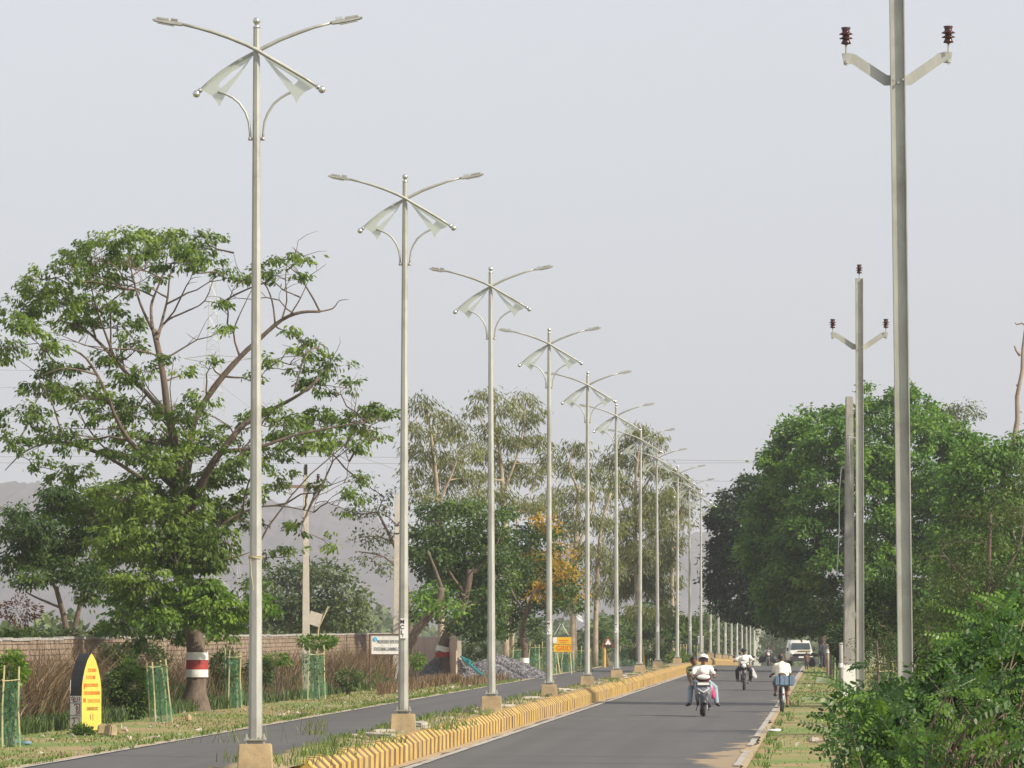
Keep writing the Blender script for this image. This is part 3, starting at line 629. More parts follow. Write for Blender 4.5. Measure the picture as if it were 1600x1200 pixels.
# ---- flame tree leaning on the gravel side, and the yellow flowering tree
D = 244
make_tree('flame_tree', 'dense dark green tree with leaning trunk banded red and white beside the gravel heap', 'tree', PX(700, 1062, D),
  [limb(D, [(704, 1066), (700, 1040), (692, 1015), (700, 990), (718, 960), (728, 930), (735, 890)], .30, .14), limb(D, [(728, 930), (700, 890), (690, 850)], .10, .03), limb(D, [(733, 900), (765, 870), (780, 840)], .10, .03), limb(D, [(720, 955), (760, 930), (775, 900)], .08, .03)],
  cl(D, [(680, 800, 34, 16), (720, 792, 38, 14), (765, 805, 34, 16), (662, 830, 28, 20), (700, 832, 44, 22), (750, 838, 42, 22), (672, 866, 34, 20), (720, 872, 48, 22), (770, 870, 34, 22), (785, 835, 16, 18), (700, 905, 38, 16), (755, 908, 40, 20), (662, 890, 22, 12), (735, 945, 34, 18), (770, 950, 26, 22), (720, 975, 28, 16), (750, 985, 22, 14), (790, 905, 18, 20), (660, 955, 20, 18), (790, 800, 18, 8), (690, 925, 30, 16), (735, 915, 34, 18), (765, 935, 28, 18), (710, 890, 36, 18), (745, 890, 34, 18), (690, 870, 30, 18), (650, 860, 18, 16), (745, 965, 26, 14), (790, 870, 16, 20), (775, 985, 18, 12)], 24, 3.2, 1.7, 0),
  [L['dark']], M['bark'], 15, leafsize=.19, aspect=.5, droop=.4, per_tip=18, spread=.2, tips_k=1.7, thick_first=.6,
  bands=(None, [(PX(692.5, 1026, D), PX(691.5, 1018, D), .335, M['red']), (PX(691.5, 1018, D), PX(693.5, 1010, D), .33, M['white'])]))
D = 236
make_tree('slanting_tree', 'tree with bare brown trunk slanting up to the right beside the bank signboard', 'tree', PX(642, 1062, D),
  [limb(D, [(628, 1066), (634, 1030), (648, 990), (668, 965), (684, 942), (690, 918)], .24, .15), limb(D, [(690, 920), (680, 890), (668, 860)], .1, .04)],
  cl(D, [(660, 935, 22, 14), (685, 925, 20, 14), (652, 960, 14, 12, .8), (700, 950, 20, 16)], 25, 2, 1.2), [L['right']], M['bark'], 16, leafsize=.19, aspect=.5, droop=.5, per_tip=18, spread=.22, tips_k=2.0)
D = 262
make_tree('copperpod_tree', 'dark tree covered in yellow blossom between the third and fifth lamp posts', 'tree', PX(818, 1057, D),
  [limb(D, [(818, 1057), (820, 1015), (816, 980), (828, 945), (840, 910)], .20, .10), limb(D, [(820, 960), (800, 925), (795, 900)], .08, .03), limb(D, [(835, 930), (870, 900), (885, 880)], .08, .03)],
  cl(D, [(828, 828, 26, 12), (858, 830, 20, 12), (815, 850, 28, 16), (850, 860, 30, 18), (820, 885, 36, 18), (870, 890, 30, 18), (840, 915, 44, 18), (885, 920, 24, 16), (800, 925, 22, 18), (860, 945, 36, 12), (905, 945, 14, 10), (810, 955, 24, 16), (800, 975, 20, 14), (835, 975, 16, 10)], 26, 3.2, 1.35, 0)
  + cl(D, [(846, 812, 20, 9), (868, 834, 18, 13), (880, 862, 18, 13), (842, 868, 28, 11), (880, 888, 26, 13), (836, 890, 32, 10), (892, 905, 20, 12), (860, 912, 30, 10), (838, 838, 12, 9), (900, 930, 16, 8), (868, 932, 28, 8), (812, 875, 10, 7), (855, 822, 22, 8), (820, 905, 20, 7), (800, 890, 12, 5), (845, 930, 20, 6), (890, 925, 16, 6)], 27, 3.8, .62, 2),
  [L['dark'], L['dark'], L['yellow']], M['bark'], 17, leafsize=.19, aspect=.55, droop=.3, per_tip=16, spread=.22, tips_k=2.0,
  bands=(None, [(PX(819.5, 1036, D), PX(819.8, 1028, D), .225, M['white'])]))
# small dark trees along the far verge
for i, (x, yb, d, cls, lab) in enumerate([
   (1028, 1042, 345, [(1000, 965, 24, 12), (1030, 955, 26, 12), (1055, 965, 24, 12), (1015, 985, 30, 12), (1050, 990, 26, 12), (1075, 985, 18, 12), (985, 990, 14, 10)], 'low spreading dark tree with forked trunk behind the eighth lamp post'),
   (1100, 1041, 480, [(1085, 975, 22, 14), (1110, 965, 20, 14), (1100, 1000, 26, 18), (1125, 990, 20, 20), (1078, 1010, 18, 14), (1120, 1020, 22, 12), (1092, 1025, 20, 10)], 'dark hazy tree beyond the row of distant lamp posts'),
   (1150, 1041, 620, [(1140, 960, 18, 16), (1160, 950, 16, 14), (1150, 990, 22, 22), (1172, 985, 14, 20), (1135, 1010, 16, 18), (1165, 1020, 20, 14)], 'faint green tree behind the far white lamp posts'),
   (950, 1044, 360, [(940, 985, 18, 14), (960, 975, 16, 12), (945, 1005, 18, 12), (968, 1000, 14, 12)], 'small green tree behind the triangular warning sign'),
   (1205, 1041, 760, [(1195, 1000, 14, 10), (1210, 990, 14, 10), (1205, 1015, 16, 12), (1222, 1010, 14, 12), (1230, 1000, 12, 14), (1190, 1022, 12, 10), (1222, 1028, 16, 10), (1236, 1020, 10, 12)], 'pale hazy tree closing the road between lamp posts and parked van')]):
    make_tree('verge_tree', lab, 'tree', PX(x, yb, d), [limb(d, [(x, yb), (x - 2, yb - 25), (x + 3, yb - 45)], .22, .10), limb(d, [(x, yb - 30), (x + 16, yb - 55)], .1, .04)],
      cl(d, cls, 40 + i, 4, .8), [L['far'] if i in (1, 2, 4) else L['dark']], M['bark'], 50 + i, leafsize=.30, aspect=.6, droop=.3, per_tip=14, spread=.36, tips_k=1.5, twig=.05)

# ---- the mass of trees on the right
D = 290
def grid_cl(d, outline, seed, rx, rz, dep, dens, mi=0, step=(38, 26), d0=0):
    """clumps filling an outline given as rows (y, x0, x1)"""
    r = random.Random(seed); o = []
    ys = [a[0] for a in outline]; y = ys[0]
    while y <= ys[-1]:
        x0 = np.interp(y, ys, [a[1] for a in outline]); x1 = np.interp(y, ys, [a[2] for a in outline]); x = x0 + rx * .6
        while x < x1 - rx * .3:
            s = r.uniform(.7, 1.25); edge = min(1, min(x - x0, x1 - x) / 110, (y - ys[0] + 25) / 110)
            dd = d + d0 - dep * math.sqrt(max(0, edge)) * r.uniform(.5, 1.1)
            k = dd / FPX
            o.append((PX(x + r.uniform(-10, 10), y + r.uniform(-9, 9), dd), rx * s * k, rx * s * k, rz * s * k, dens, mi)); x += step[0] * r.uniform(.8, 1.2)
        y += step[1]
    return o
c1 = grid_cl(D, [(622, 1395, 1440), (645, 1345, 1480), (660, 1240, 1500), (690, 1205, 1525), (730, 1195, 1560), (800, 1180, 1600), (860, 1170, 1600), (930, 1185, 1590), (975, 1215, 1570), (1000, 1300, 1540)], 61, 25, 17, 8.0, 1.75, step=(37, 24))
c1 += cl(D, [(1262, 640, 14, 8, .8), (1285, 648, 22, 10), (1245, 660, 16, 8, .8), (1310, 640, 22, 12), (1352, 618, 8, 14, .8), (1356, 604, 5, 6, .8), (1415, 614, 24, 10), (1385, 632, 20, 10), (1455, 632, 18, 10), (1225, 690, 12, 10, .8), (1202, 715, 12, 10, .8)], 62, 2, 1.2)
make_tree('banyan_tree', 'huge dense bright green tree filling the right side behind the power poles', 'tree', PX(1400, 1058, D),
  [limb(D, [(1400, 1058), (1398, 1000), (1400, 930), (1390, 850), (1395, 760)], .55, .2), limb(D, [(1400, 930), (1450, 850), (1480, 780)], .25, .08), limb(D, [(1396, 960), (1320, 880), (1270, 800), (1285, 700), (1275, 655)], .25, .04), limb(D, [(1390, 850), (1400, 700), (1410, 640)], .15, .04)],
  c1, [L['right']], M['bark'], 18, leafsize=.22, aspect=.55, droop=.3, per_tip=26, spread=.20, tips_k=1.25, nb=.85)
D = 335
c2 = grid_cl(D, [(765, 1150, 1200), (790, 1125, 1220), (830, 1112, 1240), (880, 1108, 1260), (930, 1115, 1280), (955, 1130, 1290), (976, 1195, 1290)], 63, 22, 15, 5, 1.5, step=(28, 19))
c2 += cl(D, [(1165, 752, 14, 8), (1185, 758, 14, 8), (1140, 772, 12, 8), (1125, 945, 16, 10, 1.0), (1150, 960, 16, 8, 1.0), (1180, 968, 18, 8), (1215, 975, 20, 10), (1222, 988, 10, 7), (1282, 992, 10, 8)], 64, 3, 1.1)
make_tree('shade_tree', 'deeply shaded tree leaning over the road above the white parked van', 'tree', PX(1290, 1042, D),
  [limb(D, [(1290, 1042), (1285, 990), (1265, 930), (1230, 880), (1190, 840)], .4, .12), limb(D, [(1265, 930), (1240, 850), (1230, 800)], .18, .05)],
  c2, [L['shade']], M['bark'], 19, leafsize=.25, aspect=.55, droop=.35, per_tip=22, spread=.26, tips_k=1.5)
D = 400
make_tree('far_tree', 'hazy flat topped tree peeping over the right of the banyan', 'tree', PX(1495, 1041, D),
  [limb(D, [(1480, 1041), (1480, 800), (1485, 700), (1495, 650)], .3, .06)], cl(D, [(1480, 640, 20, 10), (1505, 635, 22, 8), (1520, 648, 12, 7), (1470, 655, 16, 10), (1495, 650, 20, 8)], 65, 3, .55), [L['far']], M['palebark'], 20, leafsize=.26, aspect=.4, droop=.5, per_tip=14, spread=.35, tips_k=2)
D = 230
make_tree('side_tree', 'loose green tree at the right edge below the dead trunk', 'tree', PX(1560, 1070, D),
  [limb(D, [(1590, 1070), (1585, 900), (1570, 780), (1560, 720)], .3, .06), limb(D, [(1585, 900), (1540, 800), (1530, 730)], .1, .03)],
  grid_cl(D, [(700, 1500, 1620), (740, 1480, 1640), (800, 1480, 1640), (880, 1470, 1640), (960, 1460, 1640), (1030, 1440, 1640)], 66, 30, 20, 2, 1.5) + cl(D, [(1535, 690, 18, 10, .5), (1560, 700, 16, 10, .5), (1590, 705, 14, 10, .5), (1515, 705, 12, 8, .5)], 67, 1, .5),
  [L['right']], M['bark'], 21, leafsize=.19, aspect=.5, droop=.4, per_tip=18, spread=.22, tips_k=1.6)
D = 238
g = MB(); dt = empty('dead_tree', PX(1590, 1072, D), 0, 'bare dead tree trunk with broken stubs rising at the right edge', 'dead tree')
for pts, a, b_ in [([(1600, 1072), (1590, 900), (1568, 760), (1573, 720), (1584, 690), (1590, 655), (1589, 620), (1597, 580), (1598, 545), (1603, 505), (1612, 470)], .19, .05)]:
    g.tube([PX(x, y, D) - dt.location for x, y in pts], [a + (b_ - a) * i / 9 for i in range(11)], 9)
g.build('trunk', M['deadwood'], dt, smooth='all')
for pts, a in [([(1594, 556), (1588, 548), (1585, 540)], .06), ([(1592, 605), (1588, 601)], .05), ([(1588, 684), (1600, 682), (1620, 670)], .07), ([(1606, 510), (1597, 505), (1588, 507), (1586, 504)], .05), ([(1590, 645), (1597, 643)], .045)]:
    g = MB(); g.tube([PX(x, y, D) - dt.location for x, y in pts], [a * (1 - .6 * i / len(pts)) for i in range(len(pts))], 6); g.build('stub', M['deadwood'], dt, smooth='all')

# tree standing just outside the right edge; its shadow crosses the road
D = 158
make_tree('verge_tree', 'broad tall tree standing just outside the right edge, casting the dark band across the road', 'tree', (24.5, D, 0),
  [([Vector((24.5, D, 0)), Vector((24.3, D, 5)), Vector((23.5, D, 9)), Vector((22.5, D, 11))], .35, .15)],
  [(Vector((17.5 + 2.0 * (i % 6) + .5 * (i // 6), D + (i % 3 - 1) * 1.2, 11.0 + 1.1 * (i // 6) + .4 * (i % 2))), 1.7, 1.5, .8, 1.3, 0) for i in range(18)], [L['dark']], M['bark'], 99, leafsize=.3, aspect=.6, droop=.3, per_tip=12, spread=.3, tips_k=.8, twig=.05)
# ---- feathery small tree on the right, nearer
def feather(name, label, d, base, limbs_, cls, seed):
    make_tree(name, label, 'tree', PX(base[0], base[1], d), [limb(d, *q) for q in limbs_], cls, [L['olive']], M['bark'], seed, leafsize=.08, aspect=.28, droop=.35, per_tip=34, spread=.16, tips_k=3.6, twig=.012, flat=0)
D = 120
feather('acacia_tree', 'feathery olive green tree with fine leaves at the right edge above the bush', D, (1545, 1145),
  [([(1545, 1145), (1542, 1000), (1545, 880), (1548, 800)], .09, .03), ([(1543, 960), (1500, 900), (1470, 860)], .04, .015), ([(1545, 930), (1590, 860), (1600, 800)], .04, .015)],
  cl(D, [(1560, 770, 24, 14, .8), (1590, 750, 20, 16, .8), (1530, 800, 26, 16, .8), (1580, 800, 30, 18), (1500, 840, 28, 14, .8), (1550, 850, 34, 20), (1600, 860, 24, 20), (1470, 850, 20, 8, .6), (1520, 890, 34, 20), (1580, 900, 34, 22), (1480, 920, 32, 18), (1540, 940, 38, 22), (1600, 950, 26, 22), (1500, 970, 36, 20), (1460, 960, 26, 16), (1570, 990, 38, 20), (1530, 1010, 30, 18), (1480, 1010, 34, 16), (1450, 1000, 20, 14), (1595, 720, 18, 14, .8), (1560, 815, 34, 18), (1600, 800, 26, 20), (1500, 880, 34, 20), (1560, 900, 40, 22), (1600, 910, 28, 24), (1460, 900, 26, 14, .8), (1520, 930, 40, 20), (1600, 1000, 30, 22), (1490, 800, 18, 10, .6), (1440, 870, 14, 7, .6), (1570, 950, 40, 22)], 71, 1.2, 1.1), 22)
D = 135
feather('sapling_tree', 'slender young tree with fine foliage between the two steel power poles', D, (1372, 1130),
  [([(1372, 1130), (1372, 1060), (1370, 1000)], .05, .02)],
  cl(D, [(1372, 970, 18, 12, .8), (1350, 1000, 22, 14), (1385, 1005, 24, 16), (1400, 985, 14, 10), (1365, 1030, 26, 14), (1395, 1035, 22, 14), (1340, 1030, 14, 12, .7), (1360, 1055, 26, 10, .6), (1440, 1000, 20, 16), (1455, 970, 20, 14), (1445, 1040, 22, 16)], 72, 1.0, 1.0), 23)
# ------------------------------------------------------------------ shrubs, grass, bush
def scatter(name, label, cat, pts, size, aspect, droop, mt, seed, base=None, group=None, kind='stuff', flat=0):
    pts = np.array(pts); base = Vector(base or (0, 0, 0)); rs = np.random.default_rng(seed)
    o = leaf_mesh(name, pts - np.array(base), rs.random(len(pts)), size, aspect, droop, mt, seed, None, flat, kind=kind); o.location = base
    return tag(o, label, cat, group)
def blades(name, spots, h, w, mt, seed, lean=.25, kind='stuff', label=None, cat=None):
    """upright grass blades or stems: spots (N,3)"""
    rs = np.random.default_rng(seed); C = np.asarray(spots, float); n = len(C)
    hh = h * rs.uniform(.45, 1.15, n) * (1 if h < .5 else (.68 + .32 * np.sin(C[:, 1] * .9 + C[:, 0]) * np.sin(C[:, 1] * .23 + 1))); a = rs.uniform(0, 6.283, n); q = rs.uniform(0, 6.283, n); ln = lean * rs.uniform(.2, 1, n) * hh
    v = np.empty((n, 4, 3)); dx = np.cos(a) * w / 2; dy = np.sin(a) * w / 2
    v[:, 0] = C + np.stack([-dx, -dy, np.zeros(n)], 1); v[:, 1] = C + np.stack([dx, dy, np.zeros(n)], 1)
    top = C + np.stack([np.cos(q) * ln, np.sin(q) * ln, hh], 1); mid = C + np.stack([np.cos(q) * ln * .35, np.sin(q) * ln * .35, hh * .6], 1)
    v[:, 2] = mid + np.stack([dx, dy, np.zeros(n)], 1) * .8; v[:, 3] = mid - np.stack([dx, dy, np.zeros(n)], 1) * .8
    vv = np.concatenate([v, top[:, None, :]], 1)
    me = bpy.data.meshes.new(name); me.vertices.add(5 * n); me.vertices.foreach_set('co', vv.ravel())
    idx = (np.arange(n)[:, None] * 5 + np.array([0, 1, 2, 3, 3, 2, 4])[None]).astype(np.int32)
    me.loops.add(7 * n); me.loops.foreach_set('vertex_index', idx.ravel())
    me.polygons.add(2 * n); ls = (np.arange(n)[:, None] * 7 + np.array([0, 4])[None]).astype(np.int32); me.polygons.foreach_set('loop_start', ls.ravel())
    me.polygons.foreach_set('loop_total', np.tile(np.array([4, 3], np.int32), n)); me.update(calc_edges=True)
    tt = np.repeat(rs.random(n), 2).astype(np.float32); at = me.attributes.new('tint', 'FLOAT', 'FACE'); at.data.foreach_set('value', tt)
    me.materials.append(mt); o = bpy.data.objects.new(name, me); link(o); tag(o, label, cat, kind=kind); return o
RS = np.random.default_rng(5)
def patchy(u0, u1, y0, y1, n, sc=.6, thr=.0, z=0.0, ph=0):
    out = []
    u = RS.uniform(u0, u1, n * 3); y = RS.uniform(y0, y1, n * 3)
    f = np.sin(u * sc * 2.1 + ph + y * .31) + np.sin(y * sc * .9 + u * 1.3 + ph) + np.sin(y * .23 - u * .8) * .8 + RS.normal(size=n * 3) * 1.1
    k = f > thr; u = u[k][:n]; y = y[k][:n]
    return np.stack([u + SL * y, y, np.array([GZ(q) for q in y]) + z], 1)
blades('verge_grass', patchy(-21, -13.75, 88, 200, 14000, .5, -.6, -.04), .065, .03, L['grass'], 1, .5)
blades('far_verge_grass', patchy(-20, -13.9, 200, 335, 6000, .4, -.4, -.04), .10, .05, L['grass'], 2, .5)
blades('right_verge_grass', patchy(-1.15, 3.5, 84, 180, 3500, .6, 1.0, -.04, 2), .05, .026, L['greengrass'], 3, .5)
blades('right_far_grass', patchy(-1.2, 4.5, 180, 330, 4000, .4, -.2, -.04, 1), .08, .05, L['grass'], 4, .5)
blades('median_grass', patchy(-8.1, -7.4, 84, 260, 3500, .9, .5, MT), .09, .018, L['grass'], 5, .5)
# tufts on the median near the first posts
tf = []
for (px, py, n, s) in [(395, 1190, 260, .16), (498, 1180, 320, .22), (520, 1165, 100, .15), (450, 1195, 160, .25), (695, 1140, 160, .16), (610, 1160, 70, .14), (760, 1118, 80, .15), (958, 1066, 120, .2), (560, 1168, 80, .2), (720, 1134, 90, .2)]:
    d = (CH - MT) * FPX / (py - 980); c = PX(px, py, d)
    for _ in range(int(n * .6)): tf.append((c.x + RS.normal() * s, c.y + RS.normal() * s * 3, c.z))
blades('green_tufts', tf, .19, .014, L['greengrass'], 6, .9)
d = 94.5; c = PX(490, 1182, d); blades('long_grass', [(c.x + RS.normal() * .12, c.y + RS.normal() * .3, MT) for _ in range(60)], .62, .010, L['grass'], 8, 1.1)
d = 88.0; c = PX(360, 1200, d); blades('edge_grass', [(c.x + RS.normal() * .5, c.y + RS.normal() * .3, MT) for _ in range(50)], .42, .010, L['grass'], 9, 1.1)

# dry stems before the brick wall (wall line u = -21)
def along(px0, px1, u, n, du, seed):
    rs = np.random.default_rng(seed); px = rs.uniform(px0, px1, n); uu = u + rs.uniform(-du, du, n)
    y = FPX * uu / (px - 1297); y = np.clip(y, 60, 330)
    return np.stack([uu + SL * y, y, np.array([GZ(q) for q in y]) - .03], 1)
blades('dry_brush', np.vstack([along(510, 615, -19.4, 4200, .8, 2), along(420, 560, -19.6, 4200, .9, 1), along(300, 430, -19.8, 1300, .8, 3), along(320, 560, -18.7, 1300, .6, 13)]), 1.75, .026, L['drybrush'], 11, .95)
blades('dry_brush_left', np.vstack([along(0, 110, -19.4, 4600, 1.0, 4), along(110, 300, -19.6, 3000, 1.0, 5)]), 2.1, .026, L['drybrush'], 12, 1.0)
blades('green_brush', np.vstack([along(0, 300, -19.2, 2600, .8, 44), along(320, 600, -18.9, 1500, .6, 45)]), 1.3, .04, L['shrub'], 46, 1.1)
blades('dry_grass', np.vstack([along(590, 720, -16.4, 3600, .7, 6), along(400, 600, -18.3, 3200, .6, 7), along(720, 860, -14.9, 1600, .5, 8)]), .42, .03, L['drybrush'], 13, .5)
# fringe of tufts spilling over the road edges, pebbles and dry litter
fr = []
for u0, y0, y1, n in ((-13.62, 90, 240, 260), (-1.15, 88, 200, 36), (-8.12, 88, 160, 60)):
    for _ in range(n):
        y = RS.uniform(y0, y1); uu = u0 + RS.normal() * .10
        for _ in range(14): fr.append((RX(uu + RS.normal() * .05, y) , y + RS.normal() * .25, MT - .01 if u0 == -8.12 else .0))
blades('edge_tufts', fr, .13, .022, L['greengrass'], 21, .9)
pbm = MB()
for u0, u1, y0, y1, n in ((-20, -13.6, 90, 240, 700), (-1.3, 2.5, 88, 220, 90), (-8.1, -7.35, 86, 230, 420)):
    for _ in range(n):
        y = RS.uniform(y0, y1); uu = RS.uniform(u0, u1); s = RS.uniform(.012, .045); q0 = RP(uu, y, (MT if u0 == -8.1 else 0) + s * .3)
        t4 = [q0 + Vector(RS.normal(size=3)) * s for _ in range(4)]; pbm.add(t4, [(0, 1, 2), (0, 2, 3), (0, 3, 1), (1, 3, 2)])
tag(pbm.build('pebbles', M['slab']), kind='stuff')
blades('low_weeds', np.vstack([along(0, 330, -18.3, 5000, .6, 9), along(330, 600, -17.9, 2600, .5, 10)]), .4, .035, L['shrub'], 14, .7)

# leafy shrubs along the left, each its own
def shrub(label, px, py, d, rx, rz, n, mt, seed, size=.10, aspect=.45, name='shrub'):
    rs = np.random.default_rng(seed); c = PX(px, py, d); k = d / FPX; a = rs.normal(size=(n, 3)); a /= np.linalg.norm(a, axis=1)[:, None]; a *= (rs.uniform(.15, 1, n) ** .5)[:, None]
    lump = 1 + .25 * np.sin(a[:, 0] * 5 + seed) * np.cos(a[:, 2] * 4 + seed * 2)
    C = a * lump[:, None] * np.array([rx * k, rx * k * .8, rz * k]) + rs.normal(size=(n, 3)) * .03
    root = empty(name, (c.x, c.y, GZ(c.y)), 0, label, 'shrub')
    C[:, 2] += c.z - GZ(c.y); C[:, 2] = np.maximum(C[:, 2], .03)
    tn = np.clip(rs.random(n) * .6 + .4 * rs.random(), 0, 1)
    leaf_mesh('foliage', C, tn, size, aspect, .3, mt, seed, root, .2)
    g = MB(); r = random.Random(seed)
    for _ in range(7):
        e = C[r.randrange(n)]; g.tube(wob((r.uniform(-.08, .08), 0, -.05), e, 3, .1, r), [.02, .016, .012, .006], 4)
    g.build('stems', M['bark'], root); return root
for i, (lab, px, py, d, rx, rz, n, mt, sz) in enumerate([
  ('tangled green shrub just left of the milestone', 85, 1095, 135, 34, 34, 3400, L['shrub'], .10),
  ('bushy shrub between the milestone and the leaning net guard', 205, 1080, 140, 36, 46, 6500, L['dark'], .10),
  ('taller shrub rising behind the yellow side of the milestone', 180, 1045, 150, 30, 34, 3800, L['shrub'], .11),
  ('rust brown withered shrub at the left edge under the hazy trees', 30, 955, 175, 34, 24, 700, L['rust'], .10),
  ('grey green scrub left of the two slim brown stems', 45, 1010, 165, 40, 30, 2200, L['shrub'], .11),
  ('leafy sapling head inside the leftmost net guard', 14, 1045, 109.5, 26, 24, 1700, L['low'], .09),
  ('small bright sapling with three leaf tufts in front of the brick wall', 430, 1030, 175, 26, 9, 420, L['low'], .12),
  ('fresh green sprout in front of the pinkish wall right of the second lamp post', 652, 1033, 214, 12, 12, 420, L['low'], .12),
  ('small low bush at the foot of the milestone', 130, 1148, 121, 17, 15, 1500, L['greengrass'], .07),
  ('dark shrub behind the tree guard right of the big trunk', 350, 1045, 166, 20, 30, 2200, L['shrub'], .10),
  ('low weed clump beside the painted tree trunk', 280, 1085, 158, 18, 16, 900, L['shrub'], .08),
  ('green clump at the foot of the wall by the bank sign', 605, 1070, 205, 14, 9, 500, L['shrub'], .10),
  ('olive shrub behind the gravel heap near the net guards', 745, 1018, 262, 26, 14, 1500, L['shrub'], .13),
  ('drooping head of the sapling in the pale net guard by the concrete pole', 495, 1003, 183.5, 32, 9, 700, L['low'], .14),
  ('brownish scrub before the brick wall between the two slim guards', 405, 1050, 172, 22, 22, 1500, L['shrub'], .11),
  ('dry bush at the brick wall left of the bank signboard', 545, 1062, 195, 22, 16, 1200, L['shrub'], .11),
  ('scrubby bush against the brick wall left of the milestone top', 60, 1040, 168, 26, 20, 1600, L['shrub'], .11),
  ('dark green bush against the brick wall right of the milestone', 225, 1030, 165, 34, 24, 3000, L['dark'], .11),
  ('olive scrub hiding the far left of the brick wall', 12, 1015, 150, 26, 30, 3000, L['shrub'], .11),
  ('mixed scrub against the wall left of the black topped milestone', 95, 1010, 160, 30, 26, 2600, L['shrub'], .11),
  ('scrub against the wall between the milestone and the net guard', 165, 1000, 165, 26, 22, 2200, L['shrub'], .11),
  ('dusty green shrub right of the yellow board', 915, 1010, 336, 24, 26, 2200, L['shrub'], .15),
  ('yellowish weed clump on the median past the eighth lamp post', 1058, 1028, 284, 20, 10, 900, L['greengrass'], .12),
  ('green undergrowth left of the yellow board', 830, 1005, 290, 26, 16, 1600, L['shrub'], .15),
  ('hazy undergrowth behind the sixth and seventh posts', 1010, 1018, 340, 34, 16, 1800, L['shrub'], .17),
  ('weeds at the foot of the posts past the eighth lamp', 1050, 1018, 350, 20, 14, 1200, L['shrub'], .17),
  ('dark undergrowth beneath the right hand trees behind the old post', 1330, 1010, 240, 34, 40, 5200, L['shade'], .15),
  ('green undergrowth right of the tall steel pole', 1470, 1000, 170, 60, 60, 9000, L['dark'], .13),
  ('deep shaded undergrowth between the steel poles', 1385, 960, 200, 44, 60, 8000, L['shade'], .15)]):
    shrub(lab, px, py, d, rx, rz, n, mt, 300 + i, sz, name='sapling' if 'sapling' in lab or 'sprout' in lab else 'shrub')
# far woods seen at the bottom of the valley: one mass nobody could count
wp = []
for _ in range(26000):
    y = RS.uniform(900, 1500); px = RS.uniform(560, 1330); top = 965 + 14 * math.sin(px * .03) + 10 * math.sin(px * .11 + 2); k = RS.uniform(0, 1) ** .7
    q = PX(px, top + (1046 - top) * k, y); wp.append((q.x, q.y, max(q.z, -7.7)))
scatter('distant_woods', None, None, wp, 1.5, .7, .1, L['far'], 77)
wp = []
for _ in range(9000):
    y = RS.uniform(420, 560); px = RS.uniform(-60, 560); top = 968 + 10 * math.sin(px * .05) + 8 * math.sin(px * .13 + 2); k = RS.uniform(0, 1) ** .7
    q = PX(px, top + (1035 - top) * k, y); wp.append(tuple(q))
scatter('scrub_belt', None, None, wp, .7, .7, .1, L['far'], 78)

# ---- the leafy bush in the right foreground: every frond a part of it
V3 = Vector
def frond_mesh(seed, pairs=9, l=.42, lw=.026, ll=.085, curve=.35, tip=1.0):
    r = random.Random(seed); g = MB(); pts = []
    for i in range(pairs + 1):
        q = i / pairs; pts.append(Vector((0, q * l, -curve * l * q * q)))
    g.tube(pts, [.004] * len(pts), 3, cap=False)
    for i in range(1, pairs + 1):
        q = i / pairs; p = pts[i]; s = ll * (1 - .55 * abs(q - .55)) * r.uniform(.85, 1.1)
        for sd in (-1, 1):
            a = r.uniform(.95, 1.25); dv = Vector((sd * math.sin(a), math.cos(a), -.25 + r.uniform(-.2, .15))).normalized()
            wv = Vector((0, 1, 0)).cross(dv).cross(dv).normalized() * lw * (s / ll) * .8 + Vector((0, 0, r.uniform(-.004, .004)))
            b0 = p + dv * .004; g.add([b0, b0 + dv * s * .35 + wv, b0 + dv * s * .8 + wv * .8, b0 + dv * s, b0 + dv * s * .8 - wv * .8, b0 + dv * s * .35 - wv], [(0, 1, 2, 3), (0, 3, 4, 5)])
    me = bpy.data.meshes.new('frond'); me.from_pydata(g.v, [], g.f); me.materials.append(L['bush'])
    at = me.attributes.new('tint', 'FLOAT', 'FACE'); tn = r.uniform(.1, .95); at.data.foreach_set('value', [min(1, max(0, tn + r.uniform(-.15, .15))) for _ in me.polygons]); return me
FM = [frond_mesh(900 + i, pairs=7 + i % 4, l=.34 + .05 * (i % 4), ll=.075 + .01 * (i % 3)) for i in range(16)]
D = 52
bush = empty('leafy_bush', (PX(1460, 980, D).x, D, 0), 0, 'large leafy bush with feathered compound leaves in the lower right corner, nearest to the camera', 'bush')
r = random.Random(8)
g = MB(); tips = []
ol_y = [945, 980, 1020, 1060, 1090, 1120, 1150, 1180, 1215]; ol_x = [1560, 1500, 1460, 1440, 1350, 1310, 1320, 1345, 1360]
def bushpt():
    while True:
        y = r.uniform(930, 1215); x0 = float(np.interp(y, ol_y, ol_x)); x = r.uniform(1280, 1640)
        if x > x0 + 5: return x, y
for k in range(46):
    x, y = bushpt(); e = PX(x, y, D + r.uniform(-2.2, 2.2)) - bush.location
    b0 = Vector((r.uniform(-.3, .9), r.uniform(-.8, .8), 0)); pth = wob(b0, e, 6, .10, r); g.tube(pth, [.022 - .0028 * i for i in range(7)], 5); tips += pth[4:]
g.build('stems', M['bark'], bush, smooth='all')
hand = [(1296, 1098, 70), (1302, 1128, 60), (1288, 1150, 80), (1300, 1160, 100), (1318, 1140, 50), (1340, 1060, 25), (1325, 1085, 40), (1332, 1110, 60), (1310, 1175, 110), (1330, 1190, 120), (1395, 1105, 150), (1420, 1130, 150), (1500, 1010, 20), (1530, 1000, 10), (1545, 1060, 30), (1318, 1075, 30), (1345, 1040, 20), (1350, 1085, 70)]
